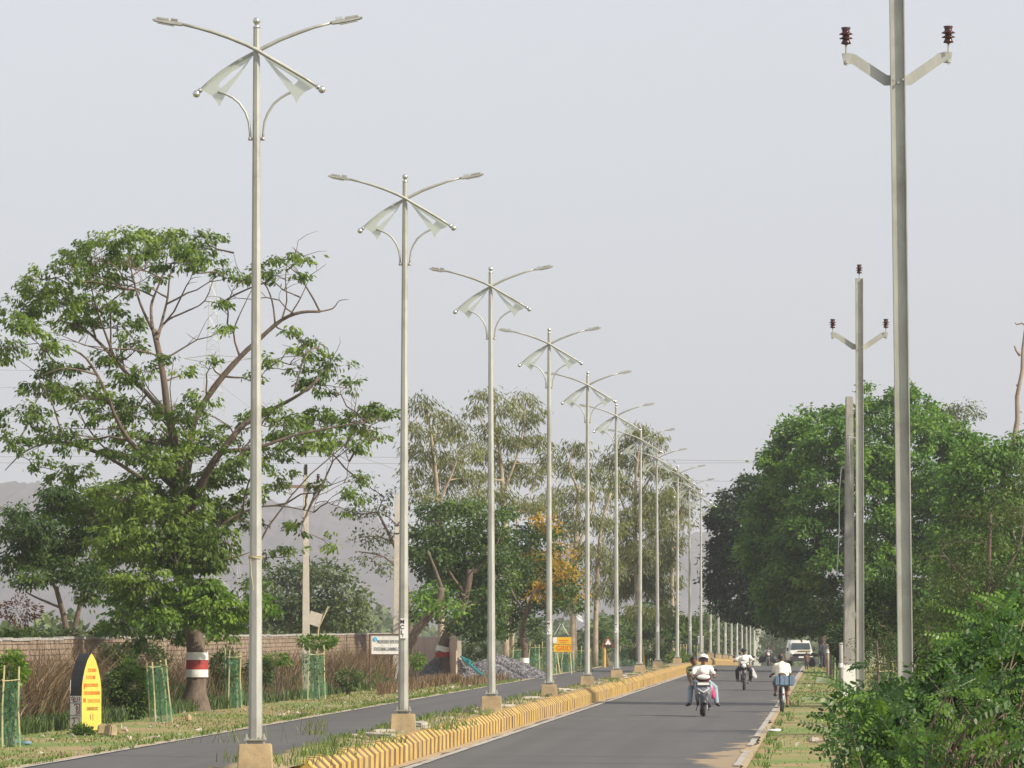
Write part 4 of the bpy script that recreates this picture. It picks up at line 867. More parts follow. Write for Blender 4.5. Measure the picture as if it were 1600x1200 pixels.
for i in range(280):
    if i < len(hand): x, y, an = hand[i]; x += 14; dirf = V3((r.uniform(-1, -.3), r.uniform(-.3, .3), r.uniform(-.5, .5)))
    else: x, y = bushpt(); dirf = V3((r.uniform(-1, 1), r.uniform(-.7, .3), r.uniform(-.6, .75)))
    nrf = V3((r.uniform(-.5, .6), r.uniform(-1.1, -.2), r.uniform(.25, 1.0))); dirf.normalize(); nrf = (nrf - dirf * nrf.dot(dirf)).normalized(); rtm = Matrix((dirf.cross(nrf), dirf, nrf)).transposed()
    o = bpy.data.objects.new('frond', FM[r.randrange(16)]); link(o, bush)
    o.location = PX(x, y, D + r.uniform(-2.6, 1.4)) - bush.location; o.rotation_euler = rtm.to_euler(); s = r.uniform(.65, 1.1); o.scale = (s, s, s)
pts = []
for k in range(15000):
    x, y = bushpt(); pts.append(tuple(PX(x + r.uniform(4, 30), y + r.uniform(-2, 12), D + 1.4 + abs(r.gauss(0, 1.2))) - bush.location))
RSb = np.random.default_rng(3)
# inner leaves gathered in sprays
sp = np.array(pts[:1500]); C = np.repeat(sp, 18, 0) + RSb.normal(size=(27000, 3)) * np.array([.13, .13, .07]); tn = np.repeat(RSb.random(1500), 18) * .7 + RSb.random(27000) * .3
leaf_mesh('inner_leaves', C, tn, .085, .38, .3, L['bush'], 31, bush, .4)
# second, lower bush behind it
D = 66
b2 = empty('lower_bush', (PX(1420, 980, D).x, D, 0), 0, 'darker bush with mixed small leaves behind the foreground leafy bush', 'bush')
n = 2600; xx = RSb.uniform(1345, 1640, n); yt = np.interp(xx, [1345, 1400, 1450, 1500, 1560, 1640], [1105, 1075, 1050, 985, 960, 950]); yy_ = yt + (1290 - yt) * RSb.random(n) ** 1.1
sp = np.stack([(xx - 800) * D / FPX, D + RSb.normal(size=n) * .8, CH - (yy_ - 980) * D / FPX], 1) - np.array(b2.location)
C = np.repeat(sp, 16, 0) + RSb.normal(size=(n * 16, 3)) * np.array([.12, .12, .08]); tn = np.repeat(RSb.random(n), 16) * .7 + RSb.random(n * 16) * .3
leaf_mesh('foliage', C, tn, .08, .35, .3, L['dark'], 33, b2, .4)
g = MB()
for k in range(16):
    e = Vector(sp[r.randrange(n)]); g.tube(wob((r.uniform(-.6, .8), 0, 0), e, 4, .1, r), [.02, .016, .012, .008, .005], 4)
g.build('stems', M['bark'], b2)
# ------------------------------------------------------------------ text (flat print)
def text_mesh(body, h, mt, parent, loc, rot=(R(90), 0, 0), sx=1.0, align='CENTER', name='lettering', bold=0.0):
    cu = bpy.data.curves.new(name, 'FONT'); cu.body = body; cu.size = h; cu.align_x = align; cu.align_y = 'CENTER'; cu.extrude = .003; cu.offset = bold
    o = bpy.data.objects.new(name, cu); COL.objects.link(o); dg = bpy.context.evaluated_depsgraph_get()
    me = bpy.data.meshes.new_from_object(o.evaluated_get(dg)); me.materials.clear(); me.materials.append(mt)
    bpy.data.objects.remove(o); q = bpy.data.objects.new(name, me); link(q, parent); q.location = loc; q.rotation_euler = rot; q.scale = (sx, 1, 1); return q
def strokes(lines, w_, mt, parent, Mx, name='lettering'):
    """flat brush strokes: 2d polylines mapped by Mx (x, y) -> world offset, thin raised tubes"""
    g = MB()
    for ln in lines: g.tube([Mx(*p) for p in ln], w_, 5)
    return g.build(name, mt, parent)

# ------------------------------------------------------------------ lamp posts
KL = 1 / 119.5
def lp(x, y, yy=0.0): return Vector(((x - 400) * KL, yy, (1165 - y) * KL))
armA = [(282, 41.5), (305, 46.7), (331, 53.8), (357, 62.5), (384, 73.5), (401, 82), (423, 95), (449, 110), (476, 126), (494, 138)]
armB = [(519, 36.7), (489, 44.5), (462, 54), (436, 64), (412, 76), (399, 83), (371, 98), (344, 115.5), (326, 130), (313, 142)]
def c1p(x, y, yy=0.0): return lp(200 + x / 3.81, y / 3.81, yy)
def lamp_parts():
    P_ = {}
    g = MB(); g.tube([lp(400, 1164), lp(400, 700), lp(400, 250), lp(400, 47)], [.093, .074, .053, .043], 8, phase=R(12)); P_['pole'] = g.mesh('pole', M['galv'])
    g = MB(); g.box(lp(400, 1159), (.28, .28, .018)); g.box(lp(400, 1166.5), (.25, .25, .01)); P_['base_plate'] = g.mesh('base_plate', M['galv'])
    g = MB()
    for sx in (-1, 1):
        for sy in (-1, 1):
            c = lp(400, 1163); g.tube([c + Vector((sx * .11, sy * .11, -.03)), c + Vector((sx * .11, sy * .11, .11))], .012, 6); g.tube([c + Vector((sx * .11, sy * .11, .045)), c + Vector((sx * .11, sy * .11, .068))], .024, 6)
    P_['anchor_bolts'] = g.mesh('anchor_bolts', M['galv'])
    g = MB(); g.box((0, 0, -.205), (.46, .46, .40), taper=.91); P_['plinth'] = g.mesh('plinth', M['plinth'], bevel=.012)
    g = MB(); g.lathe([(.047, 0), (.05, .02), (.03, .035), (.025, .06)], lp(400, 47), 10); g.ball(lp(400, 35.5), .05, 12); P_['finial'] = g.mesh('finial', M['chrome'], 'all')
    for nm, pts, yy in (('a', armA, -.075), ('b', armB, .075)):
        g = MB(); n = len(pts); g.tube([lp(x, y, yy) for x, y in pts], [.018 + .009 * math.sin(math.pi * i / (n - 1)) for i in range(n)], 8); P_['arm' + nm] = g.mesh('curved_arm', M['galv'], 'all')
        e = pts[-1]; q = pts[-2]; d_ = (lp(*e, yy) - lp(*q, yy)).normalized()
        g = MB(); g.tube([lp(*e, yy), lp(*e, yy) + d_ * .04], [.032, .032], 8); g.ball(lp(*e, yy) + d_ * .085, .05, 12); P_['ball' + nm] = g.mesh('end_ball', M['chrome'], 'all')
    # luminaires
    for nm, a, b, yy in (('a', (284, 42), (238, 34.5), -.075), ('b', (517, 37.5), (565, 28.5), .075)):
        A, B_ = lp(*a, yy), lp(*b, yy); X = (B_ - A).normalized(); Z = Vector((-X.z, 0, X.x)) * (1 if X.x > 0 else -1); L_ = (B_ - A).length
        def pt(q, z, y=0): return A + X * q + Z * z + Vector((0, y, 0))
        g = MB(); prof = [(0, -.020), (.10, -.026), (L_ * .5, -.027), (L_ * .9, -.022), (L_, -.010), (L_, .004), (L_ * .9, .010), (L_ * .5, .014), (.10, .018), (0, .018)]
        vs = [pt(q, z, -.065) for q, z in prof] + [pt(q, z, .065) for q, z in prof]; n = len(prof)
        g.add(vs, [tuple(range(n)), tuple(range(2 * n - 1, n - 1, -1))] + [(i, (i + 1) % n, n + (i + 1) % n, n + i) for i in range(n)])
        P_['head' + nm] = g.mesh('lamp_head', M['dark'] if False else M['galv'], bevel=.003)
        g = MB()
        for i in range(7):
            q = .06 + i * .014; vs = [pt(q, .022, -.055), pt(q + .006, .022, -.055), pt(q + .006, .022, .055), pt(q, .022, .055)]; vt = [v + Z * .035 for v in vs]
            g.add(vs + vt, [(3, 2, 1, 0), (4, 5, 6, 7), (0, 1, 5, 4), (1, 2, 6, 5), (2, 3, 7, 6), (3, 0, 4, 7)])
        vs = [pt(.18, .02, -.05), pt(L_ - .05, .018, -.05), pt(L_ - .05, .018, .05), pt(.18, .02, .05)]; vt = [v + Z * .022 for v in vs]
        g.add(vs + vt, [(3, 2, 1, 0), (4, 5, 6, 7), (0, 1, 5, 4), (1, 2, 6, 5), (2, 3, 7, 6), (3, 0, 4, 7)])
        P_['fins' + nm] = g.mesh('cooling_fins', M['galv'])
        g = MB(); vs = [pt(.1, -.036, -.05), pt(L_ - .07, -.030, -.05), pt(L_ - .07, -.030, .05), pt(.1, -.036, .05)]; g.add(vs + [v - Z * .008 for v in vs], [(0, 1, 2, 3), (7, 6, 5, 4), (0, 4, 5, 1), (1, 5, 6, 2), (2, 6, 7, 3), (3, 7, 4, 0)])
        P_['lens' + nm] = g.mesh('lens', M['lens'])
    # translucent sails with a slot
    def sail(out, inn, yy):
        g = MB(); n = len(out)
        for s_ in (-.004, .004): g.add([c1p(*p, yy + s_) for p in out] + [c1p(*p, yy + s_) for p in inn], [(i, (i + 1) % n, n + (i + 1) % n, n + i) for i in range(n)])
        return g.mesh('translucent_sail', M['sheet'])
    oL = [(748, 330), (560, 432), (430, 540), (500, 585), (520, 610), (540, 645), (560, 605), (585, 560), (660, 460)]
    iL = [(700, 385), (612, 440), (545, 500), (538, 520), (545, 530), (550, 532), (556, 530), (566, 520), (640, 455)]
    oR = [(785, 325), (945, 412), (1120, 525), (1050, 560), (1020, 590), (1000, 630), (985, 590), (950, 545), (880, 450)]
    iR = [(860, 395), (935, 440), (1012, 490), (1000, 505), (990, 515), (985, 518), (978, 512), (972, 500), (905, 440)]
    P_['saila'] = sail(oR, iR, -.03); P_['sailb'] = sail(oL, iL, .03)
    for nm, pts in (('a', [(725, 845), (724, 800), (716, 735), (697, 680), (660, 625), (620, 592), (575, 570), (530, 560)]), ('b', [(800, 845), (803, 800), (811, 735), (830, 685), (862, 632), (900, 598), (935, 575), (965, 562)])):
        g = MB(); g.tube([c1p(*p) for p in pts], .017, 7); g.tube([c1p(pts[0][0], 848), c1p(pts[0][0], 828)], .026, 8); g.box(c1p((pts[0][0] + 763) / 2, 838), (.05, .02, .02)); P_['brk' + nm] = g.mesh('curved_bracket', M['galv'], 'all')
    return P_
LP = lamp_parts()
def lamp_post(loc, label, plate, rz=0, lean=0):
    root = empty('street_lamp', loc, rz, label, 'street lamp', 'twin armed street lamps on the median'); root.rotation_euler = (0, lean, rz)
    for k, me in LP.items():
        if k.startswith(('fins', 'lens')): continue
        o = bpy.data.objects.new(me.name, me); link(o, root)
        if k.startswith('head'):
            for w_ in ('fins', 'lens'): link(bpy.data.objects.new(w_ == 'fins' and 'cooling_fins' or 'lens', LP[w_ + k[-1]]), o)
    if plate:
        g = MB(); g.box((.012, -.098, 1.50), (.135, .008, .35)); o = g.build('name_plate', M['white'], root)
        for q, ch in enumerate('MCL'): text_mesh(ch, .10, M['letter'], o, (-.02, -.105, 1.615 - q * .095), name='letter', bold=.002)
        text_mesh('I', .07, M['letter_grey'], o, (-.01, -.105, 1.365), name='letter')
    return root
xs_ = [399, 630, 768, 858, 917.5, 963, 999.5, 1027.5]
ORD = ['nearest and tallest street lamp, twine tied round its pole', 'second street lamp from the front, MCL plate beside the bank signboard', 'third street lamp, without a plate, in front of the gravel heap', 'fourth street lamp, MCL plate beside the yellow GRID board',
  'fifth street lamp, without a plate, right of the yellow board', 'sixth street lamp, MCL plate against the triangular warning sign', 'seventh street lamp, without a plate, right of the triangular sign', 'eighth street lamp, MCL plate before the low forked tree', 'ninth street lamp, without a plate, at the weed clump on the median',
  'tenth street lamp, pole darkened by tree shade', 'eleventh street lamp, pole all in shade', 'twelfth street lamp with its plate beside the grey cabinet', 'thirteenth street lamp just right of the grey cabinet']
for k in range(1, 47):
    y = 72 + 24.9 * (k - 1); u = -7.53
    if k > 19: u += .022 * (y - 520) * 1.0 * min(1, 0) 
    zt = MT + .33
    x = (xs_[k - 1] - 800) * y / FPX if k <= 8 else RX(u, y)
    if k > 20: x = ((1176 + (1191 - 1176) * (1 - math.exp(-(k - 20) / 9.0))) - 800) * y / FPX
    gz = GZ(y) if y < 600 else (-4.4 - (y - 600) * .0135 if k > 0 else 0)
    lamp_post((x, y, gz + zt), ORD[k - 1] if k <= 13 else ['fourteenth', 'fifteenth', 'sixteenth', 'seventeenth', 'eighteenth', 'nineteenth'][k - 14] + ' street lamp, slim and pale, its top behind the dark overhanging leaves' if k <= 19 else 'white sunlit distant street lamp in the crowded far row beyond the crest of the road', k % 2 == 0 and k <= 16, rz=R(rnd.uniform(-3, 3)) if k > 2 else 0, lean=R(rnd.uniform(-.3, .3)) if k > 1 else R(.1))
# twine round the first pole
g = MB(); c = PX(399, 872, 72)
for i in range(3): g.tube([c + Vector((.088 * math.cos(q), .088 * math.sin(q), .008 * math.sin(q * 2 + i) + i * .012)) for q in np.linspace(0, 6.4, 18)], .006, 4)
g.tube([c + Vector((-.06, -.07, 0)), c + Vector((-.05, -.10, -.2)), c + Vector((-.02, -.10, -.42))], .006, 4)
tag(g.build('twine', M['bamboo']), 'loop of pale twine tied round the nearest street lamp pole', 'twine')

# ------------------------------------------------------------------ steel power poles on the right
def ins_mesh():
    g = MB(); g.lathe([(.012, -.01), (.03, 0), (.058, .004), (.05, .03), (.036, .055), (.078, .062), (.07, .072), (.04, .085), (.036, .10), (.080, .112), (.07, .122), (.045, .135), (.042, .155), (.055, .185), (.05, .192), (.028, .180), (.004, .176)], n=16)
    return g.mesh('insulator', M['porcelain'], 'all')
INS = ins_mesh()
def add_ins(root, c, sc=1):
    pn = MB(); pn.tube([(0, 0, -.02), (0, 0, .09)], .011, 6); pn.tube([(0, 0, -.13), (0, 0, -.10)], .022, 6); pn.tube([(0, 0, -.155), (0, 0, -.10)], .010, 6); q = pn.build('insulator_pin', M['galv'], root); q.location = c
    o = bpy.data.objects.new('insulator', INS); link(o, q); o.location = (0, 0, .085)
def steel_pole(loc, h, wd, arm_z, label, lean, top_ins=True, sp=.57):
    root = empty('power_pole', loc, 0, label, 'power pole', 'steel power poles on the right verge'); root.rotation_euler = (0, lean, 0)
    g = MB(); t_ = .012; fw = .115
    g.box((-wd / 2 + t_ / 2, 0, h / 2), (t_, fw, h)); g.box((wd / 2 - t_ / 2, 0, h / 2), (t_, fw, h)); g.box((0, 0, h / 2), (wd - 2 * t_, .008, h))
    g.build('steel_beam', M['galv'], root)
    for s in (-1, 1):
        a = [(.0, 0), (.155, 0), (.49, .24), (.50, .235), (.62, .235), (.62, .35), (.47, .36), (.43, .325), (.13, .11), (0, .11)] if False else [(.06, 0), (.15, 0), (.51, .25), (.51, .25), (.60, .235), (.62, .36), (.55, .365), (.47, .345), (.12, .11), (.06, .11)]
        a = [p for i, p in enumerate(a) if i != 3]
        g = MB(); g.prism([(s * x, z) for x, z in (a if s > 0 else a[::-1])], 'y', .075, .083); g.prism([(s * x, z) for x, z in [(.06, .10), (.12, .11), (.47, .345), (.55, .365), (.62, .36), (.62, .37), (.54, .375), (.465, .355), (.118, .12), (.06, .11)]], 'y', .083, .125)
        o = g.build('cross_arm', M['galv'], root); o.location = (0, -.015, arm_z)
        add_ins(root, (s * .575, .03, arm_z + .37 + .01))
    g = MB()
    for q in ((-.05, .055), (.055, .055), (.0, .02)): g.tube([(q[0], -.065, arm_z + q[1]), (q[0], -.02, arm_z + q[1])], .012, 6)
    g.build('bolts', M['galv'], root)
    if top_ins: add_ins(root, (0, 0, h + .02))
    return root
def muff(p, r_, h, label, nm='concrete_footing'): g = MB(); g.tube([(0, 0, -.1), (0, 0, h)], [r_, r_ * .9], 12); tag(g.build(nm, M['lightconcrete'], loc=p), label, 'footing')
pa = Vector((PX(1418, 1300, 61.8).x, 61.8, 0)); steel_pole(pa, 9.65, .165, 8.44, 'nearest steel power pole, its top cut off by the upper edge', R(-.73))
pb = GP(1344.5, 1150); pb = Vector((PX(1344.5, 1150, 119).x, 119, 0)); steel_pole(pb, (1160 - 445) * 119 / FPX, .165, (1152 - 548) * 119 / FPX, 'steel power pole seen whole with three brown insulators', R(-.15))
muff(pa, .22, .3, 'round concrete footing of the nearest steel pole, hidden low in the bush')
muff(pb, .26, .22, 'round pale concrete footing of the fully visible steel power pole')
# old tapered concrete pole
D = 161; b0 = PX(1327, 1105, D); op = empty('concrete_pole', (b0.x, D, 0), 0, 'old weathered concrete pole without arms, white painted foot and wire at its top', 'pole')
g = MB(); g.box((0, 0, 4.55), (.36, .30, 9.1), taper=.60); o = g.build('shaft', M['oldconcrete'], op, bevel=.02)
g = MB(); g.box((-.005, 0, .78), (.366, .306, .95), taper=.965); g.build('white_band', M['white'], op)
g = MB()
for zz in (7.9, 7.94, 8.0): g.tube([(.13 * math.cos(q), .11 * math.sin(q), zz + .02 * math.sin(q)) for q in np.linspace(0, 6.3, 12)], .012, 4)
g.tube([(-.02, -.14, 7.9), (.0, -.15, 7.2), (.03, -.16, 6.6)], .014, 4); g.tube([(.13, -.05, 7.9), (.2, -.05, 7.85)], .02, 5); g.build('wire_binding', M['latt'], op)
g = MB(); g.tube([(-.24, -.1, 7.0), (-.30, -.1, 6.3), (-.30, -.1, 5.2), (-.36, -.1, 4.0)], .016, 5); g.tube([(-.24, -.1, 7.0), (-.12, -.05, 7.05)], .012, 4); g.build('hanging_wire', M['latt'], op)
for px, y0, y1, d, wd, mt, lab, band_ in [(1293.5, 1000, 1054, 262, .16, 'palebark', 'brown post with a white band beside the dark drum on the right verge', (1012, 1017)), (1314, 1002, 1072, 215, .17, 'oldconcrete', 'short old post with a white band just left of the weathered concrete pole', (1034, 1041))]:
    b0 = PX(px, y1, d); rt = empty('post', (b0.x, d, 0), 0, lab, 'post'); h = (y1 - y0) * d / FPX
    g = MB(); g.tube([(0, 0, -.1), (.01, 0, h * .5), (0, 0, h)], [wd * .55, wd * .5, wd * .45], 8); g.build('shaft', M[mt], rt, smooth='all')
    g = MB(); g.tube([(0.005, 0, (y1 - band_[1]) * d / FPX), (0.005, 0, (y1 - band_[0]) * d / FPX)], wd * .56, 10, cap=False); g.build('white_band', M['white'], rt)
b0 = PX(1300, 1060, 252); g = MB(); rt = empty('gate_pillar', (b0.x, 252, 0), 0, 'dark square pillar with brown cap beside the banded post on the right verge', 'pillar')
g = MB(); g.box((0, 0, .62), (.24, .24, 1.24)); g.build('shaft', M['black'], rt, bevel=.01); g = MB(); g.box((0, 0, 1.30), (.28, .28, .12)); g.build('cap', M['brownframe'], rt, bevel=.01)

# poles on the left
def conc_pole(name, label, px, yb, yt, d, w0, w1):
    b0 = PX(px, yb, d); rt = empty(name, (b0.x, d, 0), 0, label, 'pole'); h = (yb - yt) * d / FPX
    g = MB(); g.box((0, 0, h / 2), (w0, w0 * .8, h), taper=w1 / w0); g.build('shaft', M['lightconcrete'], rt, bevel=.01); return rt, h
D = 187; rt, h = conc_pole('concrete_pole', 'slim pale concrete pole with a wooden crossarm rising from the pale net guard', 478, 1092, 733, D, .28, .15)
g = MB(); g.box((-.02, -.1, h - .68), (1.15, .1, .11)); g.build('cross_arm', M['deadwood'], rt)
for x in (-.48, .42): add_ins(rt, (x, -.1, h - .53))
g = MB(); g.box((.0, 0, h - .1), (.1, .15, .35)); g.build('top_fitting', M['dark'], rt)
D = 238; rt, h = conc_pole('concrete_pole', 'tapered concrete pole with brown vee arms half hidden behind the second street lamp', 620, 1068, 775, D, .38, .16)
for s in (-1, 1):
    g = MB(); g.tube([(s * .04, -.1, h - 1.30), (s * .52, -.1, h - .85)], .03, 5); g.build('cross_arm', M['brownframe'], rt); add_ins(rt, (s * .54, -.1, h - .80))
g = MB(); g.box((0, 0, h - 1.35), (.24, .22, .04)); g.box((0, 0, h - 1.7), (.24, .22, .04)); g.build('steel_clamp', M['dark'], rt)
D = 246; rt, h = conc_pole('marker_post', 'short pale concrete post standing right of the banded leaning trunk', 716, 1059, 998, D, .33, .27)
# lattice pylon
D = 600; pr = empty('lattice_pylon', (PX(333, 1000, D).x, D, -4), 0, 'hazy steel lattice pylon half hidden by the spreading tree', 'pylon'); g = MB()
def py_(x, y, s): return PX(x, y, D) + Vector((0, s, 0)) - pr.location
prof_ = [(440, 5), (520, 8), (560, 11), (640, 17), (720, 24), (800, 31), (1000, 50)]
for sx in (-1, 1):
    for s in (-1, 1): g.tube([py_(333 + sx * w_, y, s * w_ * .07) for y, w_ in prof_], .03, 4)
for i in range(len(prof_) - 1):
    (ya, wa), (yb, wb) = prof_[i], prof_[i + 1]; nn = 3
    for k in range(nn):
        y0 = ya + (yb - ya) * k / nn; y1 = ya + (yb - ya) * (k + 1) / nn; w0 = wa + (wb - wa) * k / nn; w1 = wa + (wb - wa) * (k + 1) / nn
        for s in (-1, 1): g.tube([py_(333 - w0, y0, s * w0 * .07), py_(333 + w1, y1, s * w1 * .07)], .018, 3); g.tube([py_(333 + w0, y0, s * w0 * .07), py_(333 - w1, y1, s * w1 * .07)], .018, 3)
        g.tube([py_(333 - w1, y1, -w1 * .07), py_(333 + w1, y1, -w1 * .07)], .03, 3)
g.build('lattice', M['latt'], pr)
g = MB(); y = 558
for x in (-45, 62): g.tube([py_(333, y - 4, 0), py_(333 + x, y + 2, 0)], .05, 4); g.tube([py_(333, y + 10, 0), py_(333 + x, y + 2, 0)], .05, 4)
g.build('cross_arm', M['latt'], pr)
# overhead cables crossing the view
for i, (pts, d, lab) in enumerate([([(-400, 716), (300, 712), (800, 716), (1250, 721), (1900, 715)], 345, 'upper of the two faint overhead cables crossing the sky between the trees'), ([(-400, 722), (300, 724), (800, 724), (1250, 723), (1900, 722)], 350, 'lower of the two faint overhead cables crossing the sky between the trees'),
     ([(-400, 612), (0, 606), (330, 590), (420, 660), (640, 742), (1140, 752), (1900, 700)], 560, 'far cable running behind the spreading tree down to the right'), ([(-400, 575), (0, 578), (280, 583), (395, 590)], 590, 'faint cable reaching the lattice pylon from the left edge'),
     ([(-400, 880), (420, 882), (560, 872), (620, 868), (1300, 860)], 470, 'lowest faint cable passing in front of the hill')]):
    g = MB(); g.tube([PX(x, y, d) for x, y in pts], .010 * d / 345, 4); tag(g.build('overhead_cable', M['cable']), lab, 'cable')

# ------------------------------------------------------------------ brick wall and plaster wall
wr = empty('brick_wall', RP(-21, 130), 0, 'long weathered brick boundary wall behind dry brush on the left', 'wall'); B0 = wr.location.copy()
v0, v1 = RP(-21.12, 128) - B0, RP(-21.12, 262) - B0
g = MB(); dx = v1.x - v0.x; dy = v1.y - v0.y; ln = math.hypot(dx, dy); an = math.atan2(dy, dx)
g.box(((v0.x + v1.x) / 2, (v0.y + v1.y) / 2, 1.0), (ln, .18, 2.0), rz=an); g.build('mortar_core', M['mortar'], wr)
g = MB(); r = random.Random(4); e = Vector((math.cos(an), math.sin(an), 0)); nrm = Vector((math.sin(an), -math.cos(an), 0))
row = 0; z = .55
while z < 2.0:
    s = r.uniform(0, .2)
    while s < ln - .5:
        L_ = r.uniform(.40, .55); hgt = .15
        c = v0 + e * (s + L_ / 2) + nrm * (.095 + r.uniform(-.012, .012)); c.z = z + hgt / 2
        g.box(c, (L_ - .03, .05, hgt - .025 + r.uniform(-.008, .006)), rz=an + r.uniform(-.01, .01)); s += L_
    z += .15; row += 1
o = g.build('brick_courses', M['brick'], wr); tag(o, kind='stuff')
g = MB(); s = 0
while s < ln:
    L_ = r.uniform(.9, 2.2); c = v0 + e * (s + L_ / 2); c.z = 2.04 + r.uniform(-.015, .02); g.box(c, (L_ - .02, .30, .07), rz=an + r.uniform(-.004, .004)); s += L_
o = g.build('coping', M['oldconcrete'], wr)
A_, B_ = PX(600, 1060, 256), PX(711, 1060, 243); an = math.atan2(B_.y - A_.y, B_.x - A_.x)
pw = empty('plaster_wall', (A_.x, A_.y, 0), an, 'pinkish plastered panel wall behind the second street lamp and gravel', 'wall'); ln = (Vector((B_.x, B_.y)) - Vector((A_.x, A_.y))).length; s = 0; k = 0
while s < ln:
    g = MB(); g.box((s + .31, 0, .93), (.60, .07, 1.86)); g.build('panel', M['panel'], pw, bevel=.006); s += .625; k += 1
g = MB(); g.box((ln / 2, 0, 1.90), (ln, .12, .07)); g.build('coping', M['lightconcrete'], pw)
# board on a slanting stick behind the guard
D = 186; c = PX(492, 967, D); rt = empty('small_board', (c.x, D, 0), 0, 'small blank pale board on a slanted stick above the pale net guard', 'board'); g = MB()
g.box((0, 0, c.z), (.42, .03, .45), M=Matrix.Rotation(R(18), 3, 'Y')); g.build('board', M['lightconcrete'], rt)
g = MB(); g.tube([PX(488, 1080, D) - rt.location, PX(498, 980, D) - rt.location, PX(513, 948, D) - rt.location], .025, 5); g.build('stick', M['bamboo'], rt)

# ------------------------------------------------------------------ milestone
D = 126; b0 = GP(139, 1140.5); ms = empty('milestone', (PX(134, 1140, D).x, D, 0), 0, 'tall pointed milestone, yellow face with orange lines and black and white lettered side', 'milestone')
th = R(57); W_, T_, H_ = .73, .335, 1.75
ms.rotation_euler = (0, 0, th)     # local -y face = yellow face turned right; local -x side = lettered side turned left
half = [(W_ / 2, 0), (W_ / 2, .78), (W_ / 2 * .985, .98), (W_ / 2 * .90, 1.16), (W_ / 2 * .72, 1.37), (W_ / 2 * .44, 1.58), (W_ / 2 * .18, 1.70), (0, H_)]
poly = [(x, z) for x, z in half] + [(-x, z) for x, z in half[-2::-1]]
g = MB(); g.prism(poly, 'y', -T_ / 2, T_ / 2); me = g.mesh('stone_slab', [M['stoneyellow'], M['black'], M['white']])
for pg in me.polygons:
    if abs(pg.normal.y) < .5: pg.material_index = 1 if pg.center.z > .80 else 2
link(bpy.data.objects.new('stone_slab', me), ms)
def msd(x, z): return Vector((-W_ / 2 - .004, T_ / 2 - x * T_, z))     # on lettered side: x from left 0..1
for z0 in (.005, .335, .635):
    pass
strokes([[(0.02, .62), (.98, .62)], [(0.02, .33), (.98, .33)], [(.97, .02), (.97, .80)]], .008, M['letter_grey'], ms, msd, 'panel_line')
strokes([[(.08, .73), (.20, .76), (.30, .72), (.22, .68), (.10, .70)], [(.30, .72), (.34, .66), (.25, .60 + .05), (.45, .65), (.62, .66), (.62, .76)], [(.34, .76), (.45, .72), (.40, .68)], [(.80, .76), (.80, .65)]], .011, M['maroon'], ms, msd, 'letter')
strokes([[(.36, .56), (.42, .59), (.82, .59), (.84, .38), (.46, .36)], [(.58, .56), (.50, .50), (.60, .46), (.70, .50), (.60, .54)], [(.58, .46), (.52, .41), (.66, .40), (.72, .44)]], .011, M['maroon'], ms, msd, 'letter')
strokes([[(.12, .26), (.30, .28), (.76, .28), (.80, .08)], [(.30, .28), (.40, .20), (.26, .14), (.16, .10), (.34, .09), (.60, .13), (.80, .14)]], .011, M['maroon'], ms, msd, 'letter')
strokes([[(.02, .82), (.02, .98), (.05, 1.15)]], .006, M['white'], ms, msd, 'white_edge')
def msf(x, z): return Vector((-W_ / 2 + x * W_, -T_ / 2 - .004, z))
r = random.Random(2)
for (x0, x1, z, th_) in [(.32, .72, 1.36, .02), (.22, .50, 1.20, .016), (.12, .80, 1.02, .02), (.10, .90, .84, .022), (.30, .92, .66, .016), (.25, .75, .48, .016)]:
    lines = []; x = x0
    while x < x1:
        w_ = r.uniform(.05, .09); lines += [[(x, z + .035), (x + w_, z + .035), (x + w_, z - .03)], [(x + w_ * .2, z + .03), (x + w_ * .1, z - .02), (x + w_ * .7, z - .03)]]; x += w_ + .035
    strokes(lines, th_ * .38, M['orange'] if z > .6 else M['maroon'], ms, msf, 'painted_line')
for (x, z, a, b_) in [(.62, 1.20, .05, .05), (.13, 1.00, .03, .07), (.13, .68, .06, .06)]:
    g = MB(); g.box(msf(x, z), (a * 1.6, .006, b_ * 1.6)); g.build('painted_patch', M['orange'], ms, bevel=.002)
strokes([[(.42, .36), (.44, .24)], [(.56, .37), (.56, .22)]], .008, M['maroon'], ms, msf, 'painted_line')
for i, (px, py, s, lab) in enumerate([(160, 1146, .16, 'pale block of stone at the foot of the milestone, left of its neighbour'), (172, 1149, .18, 'larger pale stone block right of the milestone foot'), (294, 1126, .12, 'small reddish stone in the grass near the painted trunk')]):
    c = GP(px, py); g = MB(); g.box((0, 0, s * .6), (s * 1.5, s * 1.2, s * 1.4), taper=.85); o = g.build('stone_block', M['plinth'], bevel=.03, loc=c); o.rotation_euler = (.1, .05, i); tag(o, lab, 'stone')

